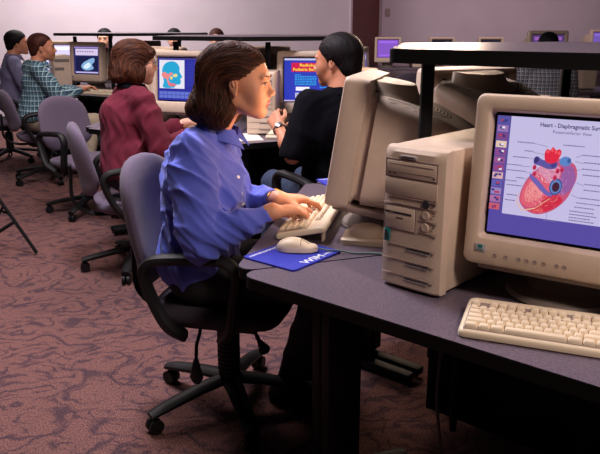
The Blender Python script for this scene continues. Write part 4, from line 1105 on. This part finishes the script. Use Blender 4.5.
# ------------------------------------------------------------------ nearest island equipment
GM = 'beige monitors'
monitor('large beige monitor in the foreground showing a red and blue heart diagram', (.546, 1.428, DZ), R(-33), screen_heart(), R(4))
monitor('beige monitor seen from its side, in front of the woman in periwinkle', (.118, 2.215, DZ), R(255), screen_plain((255, 196, 150), (255, 214, 176), 7.5), R(9))  # unseen screen, its glow boosted as a warm key light on her face
monitor('beige monitor seen from behind with round hump and vent rows under the shelf', (.60, 2.72, DZ), R(204), screen_plain((90, 90, 170), (180, 180, 220)), R(4))
tower('beige tower computer with teal badge between the two nearest monitors', (.262, 1.578, DZ), R(-43))
tower('beige tower computer behind the foreground heart monitor, mostly hidden', (.96, 2.92, DZ), R(140), None, 1)
keyboard('cream keyboard in the foreground below the heart monitor', (.321, 1.318, DZ), R(-22))
keyboard('cream keyboard tilted on its feet under the typing hands', (.019, 2.435, DZ), R(-102), None, 2, R(12))
mouse('cream computer mouse on the blue pad beside the typing hands', (-.008, 1.882, DZ+.005), R(-97))
mouse_pad('blue mouse pad with white lettering at the near desk corner', (-.02, 1.853, DZ), R(51))
mouse_pad('blue mouse pad on the desk behind the side-on monitor', (.19, 2.80, DZ), R(20), None, .20, .18)
def cable(label, pts, r=.0026, m='cord', n=6):
    b = MB(); b.tube(spline(pts, n), r, 8); return tag(link('cable', b.mesh('cable', M[m])), label, 'cable')
cable('grey-green mouse cord running from the mouse towards the tower', [(.052, 1.873, DZ+.014), (.078, 1.872, DZ+.009), (.112, 1.868, DZ+.0085), (.150, 1.862, DZ+.0035), (.195, 1.862, DZ+.0035), (.232, 1.852, DZ+.0035), (.262, 1.825, DZ+.004), (.275, 1.785, DZ+.004)])
b = MB(); b.loft([[(x, y, z) for x, y in rrect(w, d, .012, 4)] for z, w, d in ((0, .135, .12), (.014, .135, .12), (.018, .125, .11))])
t = thing('plastic_dock', 'cream round-topped plastic box beneath the side-on monitor', 'box', (.195, 1.998, DZ), R(-12)); link('base', b.mesh('base', M['plastic2']), t)
b = MB(); b.loft([[(.004+w*math.cos(a), .002+d*math.sin(a), z) for a in [2*math.pi*k/20 for k in range(20)]] for z, w, d in ((.017, .056, .046), (.030, .054, .044), (.042, .044, .036), (.047, .030, .024))]); link('dome', b.mesh('dome', M['plastic2'], 60), t)
cable('thin dark cord hanging below the foreground desk', [(.36, 1.62, DZ-.03), (.355, 1.60, .58), (.345, 1.58, .44), (.36, 1.57, .30), (.39, 1.60, .14), (.47, 1.60, .02), (.60, 1.55, .006)], .004, 'cord_dk')
cable('short dark cord under the foreground desk at right', [(.62, 1.62, DZ-.03), (.60, 1.60, .60), (.62, 1.58, .48), (.70, 1.60, .44), (.74, 1.7, .5)], .003, 'cord_dk')

# ------------------------------------------------------------------ chairs
ch1 = chair('mauve task chair of the woman in the periwinkle shirt, nearest the camera', (-.255, 2.29, 0), R(-103), .455, .915, spin=R(-40), seatfab='fabric_shaded')  # seat colour carries the shade her body casts
chair('mauve task chair behind the woman in burgundy', (-.93, 3.84, 0), R(-70), .43, .845, spin=.9)
chair('empty mauve task chair turned towards the camera in the aisle', (-1.57, 5.10, 0), R(-128), .42, .84, spin=.5, detail=1)
chair('dark mauve task chair under the man in the plaid shirt', (-2.28, 6.22, 0), R(-62), .44, .82, spin=.2, detail=1)
chair('dark task chair under the man in slate blue, farthest left', (-3.0, 7.2, 0), R(-70), .44, .85, spin=.7, detail=1)
chair('mauve task chair under the man in the black shirt', (.17, 3.41, 0), R(35), .46, .86, spin=.3, detail=1)
chair('empty mauve task chair seen between the door and the shelf post', (.98, 7.3, 0), R(20), .45, .90, spin=.3, detail=1)
chair('pale mauve task chair at the right edge below the shelf', (2.42, 5.6, 0), R(5), .45, .90, spin=.6, detail=1)
chair('task chair under the checked-shirt person', (2.22, 6.38, 0), R(0), .43, .70, spin=.2, detail=1)

# ------------------------------------------------------------------ middle island
monitor('beige monitor showing a cyan skull profile diagram', (-.77, 4.46, DZ), R(-21), screen_skull(), R(5), None, 1)
monitor('beige monitor with red banner in front of the man in black', (.055, 4.40, DZ), R(-7), screen_radiology(), R(5), None, 1)
monitor('beige monitor seen from behind right of the man in black', (.52, 5.35, DZ), R(80), screen_plain((90, 90, 170), (180, 180, 220)), R(4), None, 0)
tower('beige tower computer behind the face of the woman in periwinkle', (-.23, 4.12, DZ), R(-4), None, 2, .36)
tower('beige tower computer between the plaid man and the burgundy woman', (-1.13, 4.62, DZ), R(-50), None, 1, .33)
keyboard('cream keyboard in front of the woman in burgundy', (-.86, 4.20, DZ), R(-25), None, 1)
keyboard('cream keyboard in front of the man in black', (-.20, 3.98, DZ), R(-12), None, 1)
tag(link('paper_sheet', (lambda b: (b.box((0, 0, .001), (.21, .28, .002)), b.mesh('paper_sheet', M['paper'], 0))[1])(MB()), None, (-.335, 4.03, DZ), (0, 0, R(12))), 'white sheet of paper lying at the front corner of the middle island', 'paper')
mouse_pad('blue mouse pad at the left corner of the middle island', (-1.18, 4.56, DZ), R(20), None, .22, .2, False)
mouse('cream computer mouse on the blue pad left of the woman in burgundy', (-1.16, 4.55, DZ+.005), R(-70))
tower('beige tower computer on the middle island right behind the man in black', (.44, 4.72, DZ), R(20), None, 0, .35)
monitor('beige monitor facing away behind the skull screen, under the middle shelf', (-.98, 5.55, DZ), R(140), screen_plain((90, 90, 170), (180, 180, 220)), R(4), None, 0)
monitor('beige monitor facing away at the back of the middle island', (-.28, 5.75, DZ), R(178), screen_plain((90, 90, 170), (180, 180, 220)), R(4), None, 0)
# ------------------------------------------------------------------ far left island
monitor('beige monitor with an ultrasound-like image in front of the plaid man', (-2.15, 7.15, DZ), R(-26), screen_scan(), R(5), None, 1)
monitor('beige monitor with a glaring white screen behind the plaid man\'s face', (-2.62, 7.78, DZ), R(-10), screen_plain((206, 196, 240), (236, 232, 255), 1.2), R(4), None, 1)
tower('grey-beige tower computer left of the ultrasound-like monitor', (-2.36, 7.12, DZ), R(25), None, 0, .345)
keyboard('cream keyboard under the hands of the man in plaid', (-2.15, 6.83, DZ), R(-30), None, 1)
monitor('beige monitor turned away at the back of the far left island', (-1.75, 8.05, DZ), R(185), screen_plain((90, 90, 170), (180, 180, 220)), R(4), None, 0)
# ------------------------------------------------------------------ right background machines
def desktop_case(label, loc, rz, group=None):
    t = thing('desktop_computer', label, 'computer', loc, rz, group); b = MB(); b.box((0, .2, .055), (.42, .40, .11), .006); link('case', b.mesh('case', M['plastic']), t)
    b = MB(); b.box((.10, -.002, .07), (.15, .006, .03), mi=0); b.box((-.1, -.002, .05), (.16, .004, .006), mi=0); link('drive_bay', b.mesh('drive_bay', M['plastic_dk']), t)
rowm = [(1.37, 0, (130, 84, 190), 'beige monitor glowing purple beside the wooden door'), (2.22, 0, (26, 24, 34), 'dark-screened monitor on the wall table, second from the door'), (2.98, 0, (30, 28, 40), 'beige monitor on the wall table, third from the door'), (3.75, 0, (40, 36, 60), 'beige monitor on the wall table, fourth from the door'), (4.72, 1, (110, 84, 170), 'beige monitor glowing violet on the wall table at the right edge')]
for x, up, colr, lab in rowm:
    if up: desktop_case('beige desktop computer under the violet monitor at the right edge', (x, 11.25, DZ), 0)
    monitor(lab, (x, 11.25, DZ+(.11 if up else 0)), R(-6 if x < 2 else 8), screen_plain(colr, tuple(min(255, int(v*1.2)) for v in colr), 1.0), R(3), 'machines on the wall table', 0)
for x, lab in ((1.86, 'beige tower computer between the purple and the dark monitor on the wall table'), (2.62, 'beige tower computer between the second and third wall-table monitors'), (3.36, 'beige tower computer between the third and fourth wall-table monitors')): tower(lab, (x, 11.3, DZ), 0, 'towers on the wall table', 0, .30)
desktop_case('beige desktop computer under the monitor of the checked-shirt person', (2.50, 7.25, DZ), R(4))
monitor('beige monitor with pink-violet screen in front of the checked-shirt person', (2.50, 7.25, DZ+.11), R(4), screen_plain((84, 60, 120), (150, 90, 170)), R(4), None, 0)
tower('beige tower computer right of the checked-shirt person', (2.95, 7.3, DZ), R(0), None, 0, .36)

# tripod stand at left
t = thing('tripod_stand', 'black tripod stand with thin braces at the left edge of the picture', 'stand', (-2.15, 4.25, 0))
def tp(n, a, c, r):
    b = MB(); o = V3((-2.15, 4.25, 0)); b.tube([V3(a)-o, V3(c)-o], r, 8); return link(n, b.mesh(n, M['blackmetal']), t)
top = (-2.15, 4.25, .78)
for f in ((-1.60, 4.05, .012), (-2.55, 3.85, .012), (-2.32, 4.80, .012)): tp('leg', f, top, .011)
tp('pole', (-2.15, 4.25, .30), (-2.15, 4.25, 1.25), .014)
for f in ((-1.60, 4.05, .012), (-2.55, 3.85, .012), (-2.32, 4.80, .012)):
    p = V3(f).lerp(V3(top), .30); tp('brace', p, (-2.15, 4.25, .06+.25), .008)
tp('brace', V3((-1.60, 4.05, .012)).lerp(V3(top), .24), (-2.02, 4.0, .02), .011); tp('brace', V3((-1.60, 4.05, .012)).lerp(V3(top), .36), (-1.96, 4.1, .05), .008)

# ------------------------------------------------------------------ people
SKW = skin('fair_skin', (212, 150, 116)); LIP = skin('lip', (172, 78, 72)); SKM = skin('tan_skin', (190, 126, 96)); SKD = skin('light_skin', (205, 150, 126))
import os
ONLY = None
# woman in the foreground
o = (-.33, 2.26); rz = R(-96); w = W2L(o, rz)
wd = lambda d: (lambda q: q-w((o[0], o[1], 0)))(w((o[0]+d[0], o[1]+d[1], d[2])))
person('seated young woman in a periwinkle shirt with long brown hair, typing', (*o, 0), rz, dict(
    female=True, h=.0035, hs=.95, loose=1.13, sw=.168, hair='long', hc=((36, 21, 17), (92, 54, 38)), skin=SKW, lips=LIP, cloth=M['shirt_blue'], browm=M['brow'],
    pelvis=w((-.34, 2.26, .545)), chest=w((-.315, 2.23, .86)), neck=w((-.266, 2.205, 1.026)), head=w((-.184, 2.175, 1.168)), pitch=R(-4), yaw=R(-4),
    sr=w((-.330, 2.085, .962)), sl=w((-.285, 2.375, .970)), er=w((-.295, 1.995, .715)), wr=w((-.085, 2.045, .795)), el=w((-.24, 2.44, .73)), wl=w((-.070, 2.19, .800)),
    hands=dict(dr=wd((.11, .075, -.012)), nr=wd((.10, .06, -1)), cr=[(.25, .5, .35), (.3, .5, .4), (.35, .5, .4), (.4, .45, .35)], dl=wd((.12, .03, -.012)), nl=wd((.1, -.02, -1)), cl=[(.3, .5, .3), (.35, .5, .4), (.4, .5, .4), (.45, .45, .4)]),
    kr=w((.08, 2.14, .53)), kl=w((.10, 2.36, .53)), ar=w((-.04, 2.33, .09)), al=w((.02, 2.48, .09)), vneck=True, nstr=2600, slen=.10, srad=.0013, cup=.018, cdrop=.018, seed=4, fold=.013, ff=27))
sh = [q for q in bpy.data.objects if q.name == 'shirt'][0]; bpy.context.view_layer.update(); mi_ = sh.matrix_world.inverted()
for p in ((-.165, 2.13, .905), (-.150, 2.13, .835), (-.150, 2.13, .765)):
    ok, cp, nn, _ = sh.closest_point_on_mesh(mi_ @ V3(p))
    bb = MB(); bb.lathe([(.0055, -.001), (.0058, .0012), (.004, .002), (.001, .0012)], n=14); me = bb.mesh('button', M['button']); me.transform(Matrix.Translation(cp+nn*.001) @ V3((0, 0, 1)).rotation_difference(nn).to_matrix().to_4x4()); link('button', me, sh, label='small pearl shirt button')
# woman in burgundy
o = (-.95, 3.78); rz = R(-52); w = W2L(o, rz)
person('seated woman in a burgundy jacket with chestnut bobbed hair and glasses', (*o, 0), rz, dict(
    female=True, h=.007, hs=1.0, hair='bob', hc=((46, 24, 18), (104, 60, 40)), skin=SKD, lips=LIP, cloth=M['shirt_burg'], top='jacket', loose=1.08, strand=.003, nstr=1500, slen=.08, srad=.0014,
    chest=w((-.95, 3.82, .86)), neck=w((-.915, 3.84, 1.015)), head=w((-.885, 3.865, 1.145)), yaw=R(-20), pitch=R(-4),
    sr=w((-.82, 3.70, .965)), sl=w((-1.0, 3.99, .965)), er=w((-.74, 3.68, .71)), wr=w((-.58, 3.90, .775)), el=w((-.86, 4.10, .72)), wl=w((-.68, 4.17, .785)), seed=2, fold=.009, collar=True, colm=M['shirt_black'], cup=.040, cdrop=.0, cuff=False))
b = MB()
for x in (-1, 1): b.tube([(x*.031+.019*math.cos(a), .104, .006+.016*math.sin(a)) for a in [2*math.pi*k/16 for k in range(16)]], .0012, 6, closed=True); b.tube([(x*.050, .102, .010), (x*.074, .07, .008), (x*.080, .0, .002)], .0012, 6)
b.tube([(-.012, .105, .010), (0, .108, .013), (.012, .105, .010)], .0012, 6)
me = b.mesh('glasses', M['darkink']); pw = [q for q in bpy.data.objects if q.get('label', '').startswith('seated woman in a burgundy')][0]
me.transform(Matrix.Translation(w((-.885, 3.865, 1.145))) @ (Matrix.Rotation(R(-20), 3, 'Z') @ Matrix.Rotation(R(-4), 3, 'X')).to_4x4()); link('glasses', me, pw)
# man in black
o = (.175, 3.42); rz = R(35); w = W2L(o, rz)
wd = lambda d: (lambda q: q-w((o[0], o[1], 0)))(w((o[0]+d[0], o[1]+d[1], d[2])))
person('seated man in a black short-sleeved shirt with black hair and a wristwatch', (*o, 0), rz, dict(
    h=.006, hs=1.04, hair='short', vol=.008, hc=((12, 10, 12), (34, 26, 28)), skin=SKM, cloth=M['shirt_black'], pants=M['denim'], sleeve=.46, loose=1.12, cuff=False, sw=.20,
    chest=w((.175, 3.43, .86)), neck=w((.195, 3.44, 1.035)), head=w((.178, 3.47, 1.172)), yaw=R(33), pitch=R(-4),
    sl=w((.035, 3.345, .975)), sr=w((.345, 3.56, .98)), el=w((-.035, 3.28, .745)), wl=w((-.105, 3.50, .845)), er=w((.26, 3.74, .76)), wr=w((.06, 3.88, .80)),
    hands=dict(dl=wd((-.03, .07, .05)), nl=wd((.5, .5, -.5)), cl=[(.6, .7, .5)]*4), kl=w((-.14, 3.72, .52)), kr=w((.03, 3.84, .52)), al=w((-.18, 3.78, .09)), ar=w((.0, 3.92, .09)), cup=.026, seed=6, fold=.005, cdrop=.015))
t = thing('wristwatch', 'silver link wristwatch on the near wrist of the man in black', 'watch', (0, 0, 0))
a = V3((-.035, 3.28, .745)); c = V3((-.105, 3.50, .845)); ax = (c-a).normalized(); pc = c-ax*.012; u = ax.orthogonal().normalized(); v = ax.cross(u); t.location = pc
b = MB(); b.tube([u*.031*math.cos(q)+v*.027*math.sin(q) for q in [2*math.pi*k/22 for k in range(22)]], .0055, 8, closed=True); link('strap', b.mesh('strap', M['metal']), t)
b = MB(); fd = (V3((0, -1, .5))-ax*V3((0, -1, .5)).dot(ax)).normalized(); me = b.lathe([(.016, 0), (.018, .002), (.018, .007), (.014, .009)], n=20).mesh('watch_case', M['metal']); me.transform(Matrix.Translation(fd*.028) @ V3((0, 0, 1)).rotation_difference(fd).to_matrix().to_4x4()); link('watch_case', me, t)
# bracelet of the typing woman
t = thing('bracelet', 'thin gold bracelet on the far wrist of the woman in periwinkle', 'bracelet', (-.082, 2.215, .797))
b = MB(); ax = V3((.17, -.25, .07)).normalized(); u = ax.orthogonal().normalized(); v = ax.cross(u); b.tube([u*.029*math.cos(q)+v*.027*math.sin(q) for q in [2*math.pi*k/24 for k in range(24)]], .0025, 8, closed=True); link('band', b.mesh('band', M['gold']), t)
# plaid man and others
person('seated man in a blue-green plaid shirt and khaki trousers, typing', (-2.34, 6.18, 0), R(-58), dict(h=.009, hs=1.0, hair='short', vol=.004, hc=((40, 20, 16), (96, 50, 38)), skin=SKM, cloth=M['plaid'], pants=M['khaki'], loose=1.08, seed=3, yaw=R(-22), cup=.032, head=(.01, .13, 1.160), neck=(0, .08, 1.03), chest=(0, .06, .86), wr=(.08, .42, .80), wl=(-.06, .44, .80), er=(.24, .18, .75), el=(-.24, .18, .75), kr=(.12, .50, .52)))
person('seated person in a slate blue shirt with black hair, farthest left', (-2.96, 7.26, 0), R(-62), dict(h=.010, hs=1.0, hair='short', vol=.010, hc=((10, 8, 10), (26, 20, 22)), skin=SKM, cloth=M['shirt_grey'], loose=1.12, seed=8, yaw=R(-15), head=(.0, .12, 1.175), cup=.030))
person('seated person in a black and white checked shirt, seen from behind', (2.24, 6.42, 0), R(0), dict(h=.009, hs=1.0, hair='short', vol=.006, hc=((10, 8, 10), (26, 20, 22)), skin=SKD, cloth=M['check'], loose=1.2, seed=5, head=(.0, .13, 1.165)))
for x, y, lab, hcx in ((-2.36, 8.85, 'person with black hair half hidden behind the far shelf, left', ((12, 10, 12), (30, 24, 26))), (-1.52, 8.85, 'person with dark hair whose head shows over the far shelf, middle', ((12, 10, 12), (30, 24, 26))), (-1.02, 8.95, 'person with brown hair barely showing over the shelf above the periwinkle woman', ((50, 26, 22), (90, 50, 40)))):
    person(lab, (x, y, 0), R(180), dict(h=.012, hs=1.0, hair='short', vol=.012, hc=hcx, skin=SKD, cloth=M['shirt_grey'], seed=5, cup=.030, head=(0, .1, 1.19)))
    chair(lab.replace('person with', 'chair under the person with'), (x, y, 0), R(180), .44, .86, detail=1, arms=False)
for i, z in enumerate((.955, .875, .80)):
    pass

# ------------------------------------------------------------------ camera and light
cam = bpy.data.cameras.new('camera'); co = bpy.data.objects.new('camera', cam); COL.objects.link(co)
cam.sensor_width = 36; cam.lens = 36*700/600; co.location = (0, 0, 1.33); co.rotation_euler = (math.pi/2-math.atan(199.5/700), 0, 0); sc.camera = co
def area(name, loc, target, size, power, rgb, sy=None):
    l = bpy.data.lights.new(name, 'AREA'); l.energy = power; l.color = rgb; l.size = size
    if sy: l.shape = 'RECTANGLE'; l.size_y = sy
    o = bpy.data.objects.new(name, l); COL.objects.link(o); o.location = loc; o.rotation_euler = (V3(target)-V3(loc)).to_track_quat('-Z', 'Y').to_euler(); return o
area('ceiling_light_near', (-.75, 2.9, 2.9), (-.55, 2.35, .3), .5, 84, (.96, .90, 1.0))
area('ceiling_light_aisle', (-1.9, 3.0, 2.9), (-1.7, 3.4, 0), .9, 20, (1.0, .88, .86))
area('ceiling_light_middle', (-1.4, 4.9, 2.9), (-1.3, 4.8, 0), 1.2, 48, (1.0, .84, .82))
area('ceiling_light_back', (-2.5, 8.4, 2.9), (-2.4, 9.8, .8), 1.6, 138, (1.0, .94, .91))
area('ceiling_light_right', (3.2, 9.0, 2.9), (3.2, 11.5, .9), 1.6, 46, (1.0, .76, .82))
area('studio_lamp_warm', (1.1, .15, 2.6), (.4, 1.7, .9), .45, 36, (1.0, .82, .74))
area('added_lamp_back', (.95, 4.9, 1.75), (.5, 2.6, 1.1), .45, 24, (1.0, .72, .52))  # unseen lamp added low to brighten the rear-facing monitor under the shelf
wo = bpy.data.worlds.new('world'); wo.use_nodes = True; wo.node_tree.nodes['Background'].inputs[0].default_value = (.40, .30, .40, 1); wo.node_tree.nodes['Background'].inputs[1].default_value = .035; sc.world = wo
sc.view_settings.view_transform = 'Standard'; sc.view_settings.look = 'None'; sc.view_settings.exposure = .1; sc.view_settings.gamma = 1; sc.view_settings.use_curve_mapping = False
